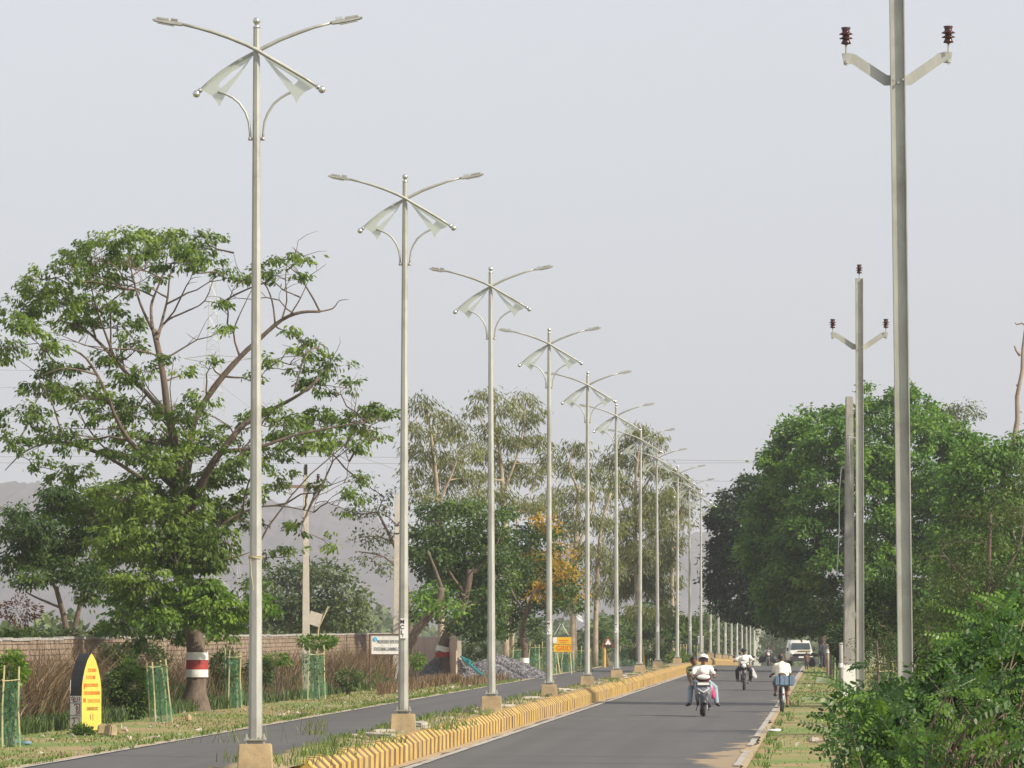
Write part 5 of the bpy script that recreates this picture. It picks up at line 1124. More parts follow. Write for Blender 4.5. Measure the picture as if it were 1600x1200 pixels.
# ------------------------------------------------------------------ net tree guards with bamboo stakes
def guard(label, px, yb, yt, wpx, lean=0, dens=1, blue=False):
    d = CH * FPX / (yb - 980) if yb > 1042 else 345; k = d / FPX; c = Vector(((px - 800) * k, d, GZ(d)))
    h = (yb - yt) * k; w_ = wpx * k; rt = empty('tree_guard', c, R(20), label, 'tree guard', 'green net tree guards along the left verge'); rt.rotation_euler = (0, lean, R(20))
    g = MB(); n = 16; r = random.Random(int(px)); vs = []; nz = 7
    for j in range(nz + 1):
        for i in range(n):
            q = 6.283 * i / n + .4; f = (abs(math.cos(q)) ** 4 + abs(math.sin(q)) ** 4) ** (-.25); ww = w_ * .5 * f * (1 - .12 * j / nz + r.uniform(-.10, .10)) * (1 + .10 * math.sin(j * 1.3 + px))
            vs.append((ww * math.cos(q) + .05 * math.sin(j * .9 + px), ww * math.sin(q), h * .88 * j / nz + (r.uniform(-.10, .08) if j == nz else r.uniform(-.02, .02))))
    g.add(vs, [(j * n + i, j * n + (i + 1) % n, (j + 1) * n + (i + 1) % n, (j + 1) * n + i) for j in range(nz) for i in range(n)]); g.build('shade_net', M['net'], rt)
    for i in range(4):
        q = .785 + i * 1.5708; a = w_ * .60; g = MB(); g.tube([(a * math.cos(q), a * math.sin(q), -.1), (a * .92 * math.cos(q) + r.uniform(-.04, .04), a * .92 * math.sin(q), h * .5), (a * .84 * math.cos(q + .1), a * .84 * math.sin(q + .1), h * r.uniform(.95, 1.08))], .016 + .00003 * d, 5); g.build('stake', M['bamboo'], rt)
    g = MB(); zz = h * .86; cs = [(w_ * .6 * math.cos(.785 + i * 1.5708), w_ * .6 * math.sin(.785 + i * 1.5708)) for i in range(4)]
    for i in range(4): g.tube([(*cs[i], zz), (*cs[(i + 1) % 4], zz + .03)], .012, 4)
    g.build('cross_tie', M['bamboo'], rt)
    g = MB(); g.tube([(0, 0, 0), (.03, 0, h * .6), (0, .02, h * 1.05)], .018, 5); g.build('sapling_stem', M['bark'], rt)
    C = RSb.normal(size=(260, 3)) * np.array([w_ * .24, w_ * .24, h * .22]) + np.array([0, 0, h * .66]); leaf_mesh('sapling_leaves', C, RSb.random(260), .12, .45, .4, L['shrub'], int(px), rt)
    return c
guard('leftmost green net guard with long bamboo stakes at the left edge', 14, 1165, 1048, 34)
guard('green net guard leaning left in front of the painted trunk', 252, 1128, 1028, 32, R(-5))
guard('narrow green net guard just right of the painted trunk', 364, 1106, 1015, 26)
guard('pale wide net guard wrapped round the foot of the slim concrete pole', 490, 1092, 1012, 34)
for i, (px, yb, yt, w_) in enumerate([(806, 1056, 1010, 20), (832, 1057, 1005, 22), (858, 1054, 1006, 22), (884, 1051, 1016, 24), (912, 1050, 1012, 22)]):
    guard(['dim net guard behind the right end of the gravel heap', 'net guard between gravel heap and the fourth street lamp', 'net guard just behind the fourth street lamp', 'bright green net guard under the yellow GRID board', 'green net guard right of the yellow GRID board'][i], px, yb, yt, w_)
for i, (px, w_) in enumerate([(936, 15), (972, 18), (986, 16), (1008, 16), (1066, 14), (1092, 14)]):
    guard(['far net guard left of the triangular sign', 'far net guard right of the sixth street lamp', 'far net guard touching the seventh street lamp', 'far net guard right of the seventh street lamp', 'far net guard near the shaded tenth street lamp', 'far net guard by the grey cabinet'][i], px, 1041.5, 1008, w_)
guard('green net guard behind the dark pillar on the right verge', 1307, 1062, 1014, 12)
guard('net guard with tall bamboo stakes between the two steel power poles', 1378, 1108, 1040, 34)
for (px, py, wh) in [(27, 1163, 'left'), (40, 1164, 'right')]:
    c = GP(px, py); g = MB(); g.ball((0, 0, .04), .09, 8, sc=(1.4, 1, .5)); o = g.build('plastic_bag', M['bluebag'], smooth='all', loc=c); tag(o, wh + ' one of two crumpled blue plastic scraps under the leftmost net guard', 'plastic bag', 'blue scraps by the leftmost guard')

# ------------------------------------------------------------------ gravel heap
def heap(name, label, px, yb, hpx, wpx, seed):
    d = CH * FPX / (yb - 980); k = d / FPX; c = Vector(((px - 800) * k, d + 1.5, 0)); rt = empty(name, c, 0, label, 'gravel heap'); r = np.random.default_rng(seed)
    h = hpx * k; w_ = wpx * k / 2; n = 36; rows = 12; vs = [(0, 0, h)]
    fn = lambda q, a: h * max(0, (1 - q ** 1.25)) * (1 + .06 * math.sin(a * 3 + seed)) 
    for j in range(1, rows + 1):
        for i in range(n):
            a = 6.283 * i / n; q = j / rows; rr = w_ * q * (1 + .07 * math.sin(a * 2 + seed) + .03 * math.sin(a * 7)); vs.append((rr * math.cos(a), rr * math.sin(a) * .9, fn(q, a) + float(r.normal()) * .015 - (.05 if j == rows else 0)))
    fs = [(0, 1 + i, 1 + (i + 1) % n) for i in range(n)] + [(1 + j * n + i, 1 + j * n + (i + 1) % n, 1 + (j + 1) * n + (i + 1) % n, 1 + (j + 1) * n + i) for j in range(rows - 1) for i in range(n)]
    g = MB(); g.add(vs, fs); g.build('heap_body', M['stone'], rt, smooth='all')
    g = MB()
    for _ in range(7000):
        a = r.uniform(3.0, 6.4); q = math.sqrt(r.uniform(0, 1.05)); rr = w_ * q * (1 + .07 * math.sin(a * 2 + seed) + .03 * math.sin(a * 7)); s = r.uniform(.018, .045)
        p = Vector((rr * math.cos(a), rr * math.sin(a) * .9, fn(min(q, 1), a) + .005)); t4 = [p + Vector(r.normal(size=3)) * s for _ in range(4)]
        g.add(t4, [(0, 1, 2), (0, 2, 3), (0, 3, 1), (1, 3, 2)])
    o = g.build('gravel', M['stone'], rt); tag(o, kind='stuff'); return rt
heap('gravel_heap', 'broad grey gravel heap beside the far road behind the third street lamp', 778, 1061, 36, 165, 1)
heap('gravel_heap', 'steeper grey gravel heap banked behind the leaning banded trunk', 697, 1063, 44, 105, 4)
g = MB(); g.tube([PX(724, 1030, 242), PX(742, 1045, 240), PX(758, 1058, 238)], [.05, .07, .05], 5); g.tube([PX(720, 1026, 243), PX(735, 1034, 241)], [.05, .06], 5); tag(g.build('plastic_strip', M['bluesheet']), 'twisted teal plastic strip lying on the gravel heap', 'plastic sheet')

# ------------------------------------------------------------------ signs
D = 205; b0 = PX(578, 1078, D); k = D / FPX
sg = empty('signboard', (b0.x, D, 0), 0, 'white bank site signboard with blue round logo in a brown frame', 'signboard')
def sp_(x, y, dy=0): return PX(x, y, D) - sg.location + Vector((0, dy, 0))
for x in (577.5, 634): g = MB(); g.tube([sp_(x, 1085), sp_(x, 991)], .03, 6); g.build('post', M['brownframe'], sg)
g = MB(); c = sp_(606, 1007.5); g.box(c, (51 * k, .03, 29 * k)); g.build('board', M['white'], sg)
g = MB(); g.box(sp_(606, 991.5, -.01), (59 * k, .06, 2.2 * k)); g.box(sp_(606, 1023, -.01), (59 * k, .06, 1.6 * k)); g.build('frame', M['brownframe'], sg)
g = MB(); g.lathe([(.001, 0), (.085, 0), (.085, .012), (.001, .012)], sp_(586, 998.8, -.018), 20, M=Matrix.Rotation(R(90), 3, 'X')); lo = g.build('logo', M['blue'], sg)
g = MB(); c = sp_(586, 998.8, -.034); g.lathe([(.001, 0), (.022, 0), (.022, .005), (.001, .005)], c, 12, M=Matrix.Rotation(R(90), 3, 'X')); g.box(c + Vector((0, -.003, -.045)), (.020, .004, .085)); g.build('logo_keyhole', M['white'], lo)
text_mesh('PROPOSED SITE FOR', .17, M['letter_grey'], sg, sp_(607, 1003, -.02), sx=.54, bold=.003)
text_mesh('STATE BANK LEARNING CEN', .18, M['letter_grey'], sg, sp_(606, 1014.5, -.02), sx=.44, bold=.003)
D = 272; b0 = PX(878, 1053, D); k = D / FPX; sg = empty('signboard', (b0.x, D, 0), 0, 'orange yellow two part GRID board on slanting legs behind the fourth street lamp', 'signboard')
g = MB(); g.box(sp_(879, 1001), (28 * k, .03, 11 * k)); g.build('upper_board', M['signyellow'], sg); g = MB(); g.box(sp_(879, 1013), (28 * k, .03, 11 * k)); lb = g.build('lower_board', M['signyellow'], sg)
g = MB(); g.box(sp_(867, 1000.5, -.02), (6 * k, .01, 9 * k)); g.build('white_panel', M['white'], sg)
g = MB(); g.box(sp_(881, 1001, -.02), (14 * k, .006, 1.2 * k)); g.box(sp_(880, 1004, -.02), (10 * k, .006, .8 * k)); g.build('faded_line', M['orange'], sg)
text_mesh('GRID', .34, M['orange'], sg, sp_(881, 1013, -.02), sx=.95, bold=.004)
for a, b_ in (((868, 1006), (875, 1053)), ((890, 1006), (893, 1053))): g = MB(); g.tube([sp_(*a, .05), sp_(*b_, .05)], .035, 6); g.build('leg', M['bamboo'], sg)
for a, b_ in (((866, 992), (876, 975)), ((888, 992), (878, 975))): g = MB(); g.tube([sp_(*a), sp_(*b_)], .012, 4); g.build('brace', M['white'], sg)
D = 318; b0 = PX(944, 1044, D); k = D / FPX; sg = empty('road_sign', (b0.x, D, 0), 0, 'triangular red bordered rough road warning sign on a thick yellow post', 'road sign')
g = MB(); g.tube([sp_(944, 1046), sp_(944, 1004)], .11, 8); g.build('post', M['kyellow'], sg)
def tri(s, y0, y1, mt, nm, mat_, cx=950, cy=1005):
    g = MB(); pts = [(cx, cy - 10 * s), (cx + 9 * s, cy + 5.4 * s), (cx - 9 * s, cy + 5.4 * s)]; g.prism([((x - 800) * k - sg.location.x, CH - (y - 980) * k) for x, y in pts], 'y', y0, y1); return g.build(nm, mat_, sg)
tri(1.0, -.15, -.125, 0, 'red_border', M['red']); tri(.66, -.156, -.151, 0, 'white_field', M['white'])
g = MB()
for x in (945.8, 950, 954.2): g.ball(sp_(x, 1008, -.165), .055, 8, sc=(1.25, .2, 1))
g.box(sp_(950, 1009.1, -.165), (11 * k, .01, .9 * k)); g.build('rough_road_symbol', M['letter'], sg)
g = MB(); g.tube([(0, 0, 0), (0, 0, 1.2)], [.12, .02], 6); tag(g.build('delineator', M['signyellow'], loc=PX(1005, 1041, 335) - Vector((0, 0, 0))), 'small yellow cone shaped marker beside the seventh street lamp', 'marker')
D = 358; b0 = PX(1095, 1041, D); k = D / FPX; sg = empty('roadside_cabinet', (b0.x, D, GZ(D)), 0, 'grey cabinet with pale top standing between two thin far lamp poles', 'cabinet')
g = MB(); g.box((0, 0, 1.15), (9 * k, .3, 1.5)); g.build('cabinet_body', M['latt'], sg, bevel=.01); g = MB(); g.box((0, 0, 1.95), (9.6 * k, .36, .07)); g.build('top_rail', M['white'], sg)
g = MB()
for s in (-1, 1): g.box((s * 4 * k, 0, .2), (.06, .2, .4)); 
g.build('legs', M['latt'], sg)
# purple white pennant caught on a eucalyptus
g = MB(); g.add([PX(900, 962, 300), PX(910, 968, 300), PX(912, 973, 299.6), PX(903, 969, 299.8)], [(0, 1, 2, 3)]); g.add([PX(902, 961, 299.9), PX(909, 962, 300), PX(910, 967, 300)], [(0, 1, 2)]); tag(g.build('pennant', M['plastic']), 'scrap of white cloth caught high beside the fifth street lamp', 'cloth scrap')
# sack and black bundle by the left road
c = GP(888, 1049.5); rt = empty('grey_sack', c, 0, 'bulging grey sack lying by the left road edge under the GRID board', 'sack')
g = MB(); g.ball((0, 0, .2), .30, 14, sc=(1.15, .9, .8)); g.ball((.12, 0, .17), .26, 12, sc=(1.1, .9, .75)); me_ = g.build('sack_body', M['sack'], rt, smooth='all'); g = MB(); g.tube([(-.25, 0, .34), (-.36, 0, .42)], [.08, .03], 7); g.build('tied_neck', M['sack'], rt)
c = GP(876, 1047); rt = empty('black_bundle', c, 0, 'black bundle with a reddish end lying just left of the grey sack', 'bundle')
g = MB(); g.ball((0.0, 0, .22), .20, 12, sc=(1.3, .9, .9)); g.ball((.16, 0, .34), .11, 10, sc=(1.2, .8, .7)); g.build('bundle_body', M['black'], rt, smooth='all'); g = MB(); g.ball((-.24, 0, .20), .11, 10); g.build('red_end', M['maroon'], rt, smooth='all')
# litter: white sack on the right road edge, stone by the bush
c = GP(1208, 1143.5); g = MB(); g.ball((0, 0, .03), .10, 10, sc=(1.6, 1.5, .35)); g.ball((.1, .1, .04), .07, 8, sc=(1.4, 1.2, .5)); tag(g.build('plastic_bag', M['plastic'], smooth='all', loc=c), 'flattened white plastic bag lying at the right road edge', 'plastic bag')
c = GP(1272, 1160); g = MB(); g.box((0, 0, .05), (.26, .2, .12), taper=.8); o = g.build('rock', M['slab'], bevel=.03, loc=c); o.rotation_euler = (0, .1, .3); tag(o, 'pale rock in the grass just left of the leafy bush', 'rock')
c = GP(1290, 1163); g = MB(); g.tube([(-.2, 0, .05), (0, .05, .09), (.2, 0, .06)], [.03, .045, .03], 6); tag(g.build('log', M['deadwood'], loc=c), 'short broken branch beside the pale rock by the bush', 'log')
# ------------------------------------------------------------------ people and two wheelers
def blob(name, tubes, balls, mt, parent, vox=.014, smooth_it=3):
    """one continuous surface grown over tapered limbs: union of capsules, remeshed and relaxed"""
    g = MB()
    for pts, rad in tubes:
        g.tube(pts, rad, 12)
        for p, a in zip(pts, rad): g.ball(p, a * .985, 10)
    for c, a, sc in balls: g.ball(c, a, 14, sc=sc)
    me = g.mesh(name, mt); o = bpy.data.objects.new(name, me); link(o)
    rm = o.modifiers.new('r', 'REMESH'); rm.mode = 'VOXEL'; rm.voxel_size = vox
    sm = o.modifiers.new('s', 'SMOOTH'); sm.iterations = smooth_it; sm.factor = .6
    dg = bpy.context.evaluated_depsgraph_get(); dg.update(); nm = bpy.data.meshes.new_from_object(o.evaluated_get(dg))
    bpy.data.objects.remove(o); nm.materials.clear(); nm.materials.append(mt); nm.polygons.foreach_set('use_smooth', [True] * len(nm.polygons))
    q = bpy.data.objects.new(name, nm); link(q, parent); return q
V = Vector
def person(loc, rz, label, J, top, bottom, sleeves=.5, hat=None, headturn=0, barefeet=False, legs_cut=1.0, child=1.0, group=None, hair=True):
    """J: joints in local space, forward = -y. keys: pel chest neck head, shoulders sh(l,r) el wr hips hp kn an toe"""
    rt = empty('person', loc, rz, label, 'person', group); rt.scale = (child,) * 3
    for k in J: J[k] = V(J[k])
    tb = []; bl = []
    up = (J['head'] - J['neck']).normalized(); fw = V((math.sin(headturn), -math.cos(headturn), 0))
    H = J['head']; side = fw.cross(up).normalized()
    tb.append(([J['pel'], (J['pel'] + J['chest']) / 2, J['chest'], J['chest'] + V((0, 0, .05))], [.13, .115, .135, .11]))
    tb.append(([J['chest'] + V((0, 0, .06)), J['neck'], H - up * .04], [.07, .055, .055]))
    bl += [(H + up * .025, .095, (.82, .98, 1.12)), (H - up * .055 + fw * .025, .065, (.85, .9, .95)), (H + fw * .098 - up * .01, .014, (.8, 1.1, 1.6)), (H + fw * .088 - up * .055, .018, (1.4, .6, .5)),
           (H + side * .078 - up * .005, .022, (.4, .8, 1.3)), (H - side * .078 - up * .005, .022, (.4, .8, 1.3)), (H + fw * .075 + up * .03, .03, (1.7, .6, .35))]
    for a in 'lr':
        tb.append(([J['chest'] + V((0, 0, .06)), J['sh' + a], (J['sh' + a] + J['el' + a]) / 2, J['el' + a], (J['el' + a] * .6 + J['wr' + a] * .4), J['wr' + a]], [.08, .058, .047, .040, .040, .026]))
        tb.append(([J['pel'], J['hp' + a], (J['hp' + a] + J['kn' + a]) / 2, J['kn' + a], J['kn' + a] * .62 + J['an' + a] * .38, J['an' + a]], [.11, .092, .078, .056, .054, .036]))
        tb.append(([J['an' + a] + V((0, .03, -.02)), J['an' + a] * .4 + J['to' + a] * .6, J['to' + a]], [.034, .036, .024]))
        d = (J['wr' + a] - J['el' + a]).normalized(); acr = d.cross(V((0, 0, 1))); acr = acr.normalized() if acr.length > .1 else V((1, 0, 0)); dn = d.cross(acr).normalized()
        if dn.z > 0: dn = -dn
        palm = J['wr' + a] + d * .045; tb.append(([J['wr' + a], palm, palm + d * .03], [.026, .032, .026]))
        for i, (o_, ln) in enumerate([(-.026, .030), (-.009, .036), (.009, .034), (.026, .026)]):
            p0 = palm + d * .03 + acr * o_; tb.append(([p0, p0 + d * ln, p0 + d * ln * 1.1 + dn * .028, p0 + d * ln * .5 + dn * .045], [.0105, .010, .0095, .009]))
        sd = -1 if a == 'l' else 1
        tb.append(([palm - acr * .02 * sd, palm - acr * .038 * sd + dn * .02, palm - acr * .03 * sd + dn * .045 + d * .02], [.013, .011, .010]))
    body = blob('body', tb, bl, M['skin'], rt, .0135, 2)
    # shirt
    tt = [([J['pel'] + V((0, 0, -.06)), (J['pel'] + J['chest']) / 2, J['chest'], J['chest'] + V((0, 0, .05))], [.165, .15, .168, .13])]
    wid = (J['shr'] - J['shl']).length / 2
    for a in 'lr':
        tt.append(([J['chest'] + V((0, 0, .055)), J['sh' + a]], [.10, .078])); e = J['sh' + a].lerp(J['el' + a], sleeves if sleeves <= 1 else 1)
        tt.append(([J['sh' + a], e], [.078, .066]))
        if sleeves > 1: tt.append(([J['el' + a], J['el' + a].lerp(J['wr' + a], sleeves - 1)], [.062, .042]))
        tt.append(([J['chest'].lerp(J['sh' + a], .5), J['pel'].lerp(J['hp' + a], .7)], [.11, .13]))
    blob('shirt', tt, [], top, rt, .016, 3)
    g = MB(); g.tube([J['neck'] + V((.055 * math.cos(q), .055 * math.sin(q) - .012 * math.sin(q), -.012 + .02 * math.sin(q))) for q in np.linspace(0, 6.283, 14)], .012, 5); g.build('collar', top, rt, smooth='all')
    tt = [([J['pel'] + V((0, 0, .02)), J['pel'] + V((0, 0, -.02))], [.15, .145])]
    for a in 'lr':
        kn = J['kn' + a]; an = J['kn' + a].lerp(J['an' + a], max(0, min(1, legs_cut))) if legs_cut > 0 else kn
        tt.append(([J['pel'], J['hp' + a], J['hp' + a].lerp(kn, .5), kn, kn.lerp(an, .5), an], [.125, .112, .096, .078, .07, .062]))
    blob('trousers', tt, [], bottom, rt, .016, 3)
    for a in 'lr':
        if not barefeet:
            g = MB(); m_ = J['an' + a].lerp(J['to' + a], .5); g.tube([J['an' + a] + V((0, .05, -.035)), m_ + V((0, 0, -.02)), J['to' + a] + V((0, -.01, -.005))], [.042, .046, .032], 8); g.build('shoe', M['dark'], rt, smooth='all')
    E = Matrix((side, -fw, up)).transposed()
    if hair and hat != 'helmet':
        g = MB(); k = 14; vs = []
        rows = 6
        for j in range(rows + 1):
            th_ = 1.85 * j / rows
            for i in range(k):
                q = 6.283 * i / k; back = .5 + .5 * math.sin(q); tj = th_ * (.62 + .42 * back); vs.append(E @ V((.098 * math.sin(tj) * math.cos(q), .116 * math.sin(tj) * math.sin(q), .128 * math.cos(tj))) + H + up * .022)
        g.add(vs, [(j * k + i, j * k + (i + 1) % k, (j + 1) * k + (i + 1) % k, (j + 1) * k + i) for j in range(rows) for i in range(k)]); g.build('hair', M['hair'], rt, smooth='all')
    for s_ in (-1, 1):
        g = MB(); g.ball(H + fw * .088 + side * .032 * s_ + up * .012, .011, 8); g.build('eye', M['hair'], rt, smooth='all')
    if hat == 'helmet':
        g = MB(); k = 18; vs = []; rows = 9
        for j in range(rows + 1):
            for i in range(k):
                q = 6.283 * i / k; front = max(0, -math.sin(q)); tj = (2.15 - 1.05 * front ** .6) * j / rows; vs.append(E @ V((.142 * math.sin(tj) * math.cos(q), .155 * math.sin(tj) * math.sin(q), .145 * math.cos(tj))) + H + up * .02)
        g.add(vs, [(j * k + i, j * k + (i + 1) % k, (j + 1) * k + (i + 1) % k, (j + 1) * k + i) for j in range(rows) for i in range(k)]); hm_ = g.build('helmet', M['plastic'], rt, smooth='all')
        g = MB(); g.tube([H + E @ V((.128 * math.cos(q), .142 * math.sin(q), .045 - .0 * math.sin(q))) for q in np.linspace(3.5, 5.92, 10)], .016, 6); g.build('visor_rim', M['trouser'], hm_, smooth='all')
    if hat == 'cap':
        g = MB(); g.lathe([(.104, .02), (.104, .06), (.09, .105), (.05, .135), (.001, .145)], H, 14, M=E @ Matrix.Diagonal((1, 1.08, 1))); c = H + fw * .13 + up * .035; g.ball(c, .07, 10, sc=(1, .9, .14)); g.build('cap', M['trouser'], rt, smooth='all')
    return rt
def wheel(parent, c, r_, w_, name='wheel', spokes=0, rim=None):
    rt = bpy.data.objects.new(name, None); link(rt, parent); rt.location = c
    g = MB(); pts = [(0, r_ * math.cos(q), r_ * math.sin(q)) for q in np.linspace(0, 6.2832, 33)]
    k = 8; vs = []
    for i in range(32):
        q = 6.2832 * i / 32
        for j in range(k):
            p = 6.2832 * j / k; rr = r_ - w_ * .5 + math.cos(p) * w_ * .5; vs.append((math.sin(p) * w_ * .5, rr * math.cos(q), rr * math.sin(q)))
    g.add(vs, [(i * k + j, i * k + (j + 1) % k, ((i + 1) % 32) * k + (j + 1) % k, ((i + 1) % 32) * k + j) for i in range(32) for j in range(k)]); g.build('tyre', M['tyre'], rt, smooth='all')
    g = MB(); R90 = Matrix.Rotation(R(90), 3, 'Y'); rr = r_ - w_
    g.lathe([(rr * .97, -w_ * .3), (rr * 1.03, 0), (rr * .97, w_ * .3), (rr * .90, w_ * .2), (rr * .90, -w_ * .2)], (0, 0, 0), 24, M=R90); g.lathe([(.001, -.045), (.03, -.045), (.03, .045), (.001, .045)], (0, 0, 0), 10, M=R90)
    for i in range(spokes):
        q = 6.2832 * i / spokes; g.tube([(.0, .02 * math.cos(q), .02 * math.sin(q)), (0, rr * math.cos(q), rr * math.sin(q))], .003 if spokes > 8 else .015, 4)
    g.build('rim', rim or M['alloy'], rt, smooth=True); return rt
def part(name, mt, parent, fn, smooth=True, bevel=0): g = MB(); fn(g); return g.build(name, mt, parent, smooth, bevel)

def scooter(loc, rz):
    rt = empty('scooter', loc, rz, 'silver grey scooter with white number plate ridden towards the camera by two people', 'scooter')
    wheel(rt, (0, -.62, .225), .225, .10, 'front_wheel', 5); wheel(rt, (0, .62, .225), .225, .10, 'rear_wheel', 5)
    for s in (-1, 1): part('fork_leg', M['alloy'], rt, lambda g: g.tube([(s * .085, -.62, .2), (s * .085, -.56, .48)], [.022, .026], 8))
    def fen(g):
        k = 7; vs = []; n = 11
        for i in range(n):
            q = R(25 + 140 * i / (n - 1)); 
            for j in range(k):
                a = -1 + 2 * j / (k - 1); rr = .262 + .03 * (1 - a * a); vs.append((a * .095, -.62 - rr * math.cos(q), .235 + rr * math.sin(q) * 1.05 - .05 * a * a))
        g.add(vs, [(i * k + j, i * k + j + 1, (i + 1) * k + j + 1, (i + 1) * k + j) for i in range(n - 1) for j in range(k - 1)])
    o = part('front_fender', M['dark'], rt, fen, 'all'); o.modifiers.new('s', 'SOLIDIFY').thickness = .006
    def apr(g):
        rows = [(.30, .13, -.36), (.36, .17, -.40), (.46, .20, -.46), (.58, .22, -.50), (.70, .22, -.51), (.80, .20, -.49), (.88, .15, -.46), (.93, .10, -.44)]; k = 11; vs = []
        for z, hw, y in rows:
            for j in range(k): a = -1 + 2 * j / (k - 1); vs.append((a * hw, y + .12 * a * a, z - .02 * a * a))
        n = len(rows); g.add(vs, [(i * k + j, i * k + j + 1, (i + 1) * k + j + 1, (i + 1) * k + j) for i in range(n - 1) for j in range(k - 1)])
    o = part('front_apron', M['silver'], rt, apr, 'all'); o.modifiers.new('s', 'SOLIDIFY').thickness = .03
    part('chrome_v', M['white'], rt, lambda g: (g.tube([(-.15, -.485, .735), (-.07, -.515, .67), (0, -.53, .63), (.07, -.515, .67), (.15, -.485, .735)], [.008, .013, .015, .013, .008], 6)))  # white paint stands in for the bright glint of the chrome
    part('turn_signal', M['alloy'], rt, lambda g: (g.ball((-.12, -.50, .60), .03, 8, sc=(1.4, .5, .8)), g.ball((.12, -.50, .60), .03, 8, sc=(1.4, .5, .8))), 'all')
    pt_ = part('number_plate', M['white'], rt, lambda g: g.box((0, -.53, .845), (.31, .012, .065)), bevel=.004)
    part('plate_frame', M['trouser'], rt, lambda g: g.box((0, -.515, .835), (.36, .02, .13)), bevel=.006)
    def head(g):
        rows = [(.90, .12, -.44), (.96, .19, -.47), (1.02, .21, -.48), (1.07, .17, -.45), (1.10, .10, -.40)]; k = 9; vs = []
        for z, hw, y in rows:
            for j in range(k): a = -1 + 2 * j / (k - 1); vs.append((a * hw, y + .14 * a * a, z))
        n = len(rows); g.add(vs, [(i * k + j, i * k + j + 1, (i + 1) * k + j + 1, (i + 1) * k + j) for i in range(n - 1) for j in range(k - 1)])
    hc = part('handlebar_cowl', M['maroon'], rt, head, 'all'); hc.modifiers.new('s', 'SOLIDIFY').thickness = .03
    part('headlight', M['lens'], hc, lambda g: g.ball((0, -.475, 1.02), .11, 14, sc=(1.6, .4, .62)), 'all')
    part('handlebar', M['dark'], rt, lambda g: g.tube([(-.34, -.32, 1.03), (-.24, -.34, 1.03), (0, -.38, 1.02), (.24, -.34, 1.03), (.34, -.32, 1.03)], .017, 8), 'all')
    for s in (-1, 1):
        mi = part('mirror', M['dark'], rt, lambda g: (g.tube([(s * .22, -.36, 1.05), (s * .30, -.37, 1.17)], .006, 5), g.ball((s * .33, -.37, 1.20), .05, 10, sc=(1.2, .3, .8))), 'all')
        part('mirror_glass', M['alloy'], mi, lambda g: g.ball((s * .33, -.352, 1.20), .04, 10, sc=(1.1, .1, .75)), 'all')
        part('brake_lever', M['alloy'], rt, lambda g: g.tube([(s * .2, -.37, 1.03), (s * .33, -.38, 1.01)], .006, 5))
    part('floorboard', M['dark'], rt, lambda g: g.box((0, -.16, .31), (.36, .50, .05)), bevel=.015)
    def rear(g):
        rows = [(.0, .30, .62, .13), (.15, .30, .74, .17), (.35, .34, .76, .17), (.6, .40, .78, .15), (.85, .52, .80, .08)]; k = 8; vs = []
        for y, z0, z1, hw in rows:
            for j in range(k): q = 6.2832 * j / k; vs.append((hw * math.cos(q), y + .05, (z0 + z1) / 2 + (z1 - z0) / 2 * math.sin(q)))
        n = len(rows); g.add(vs, [(i * k + j, i * k + (j + 1) % k, (i + 1) * k + (j + 1) % k, (i + 1) * k + j) for i in range(n - 1) for j in range(k)] + [tuple(range(k)), tuple(range((n - 1) * k, n * k))])
    part('rear_body', M['silver'], rt, rear, 'all')
    part('seat', M['black'], rt, lambda g: g.tube([(0, .0, .76), (0, .3, .79), (0, .72, .82)], [.12, .145, .11], 10), 'all')
    part('exhaust', M['dark'], rt, lambda g: g.tube([(.19, .25, .25), (.2, .55, .28), (.2, .8, .32)], [.03, .055, .05], 8), 'all')
    part('stand', M['dark'], rt, lambda g: (g.tube([(-.12, .15, .3), (-.17, .2, .14)], .012, 5), g.tube([(.12, .15, .3), (.17, .2, .14)], .012, 5)))
    return rt
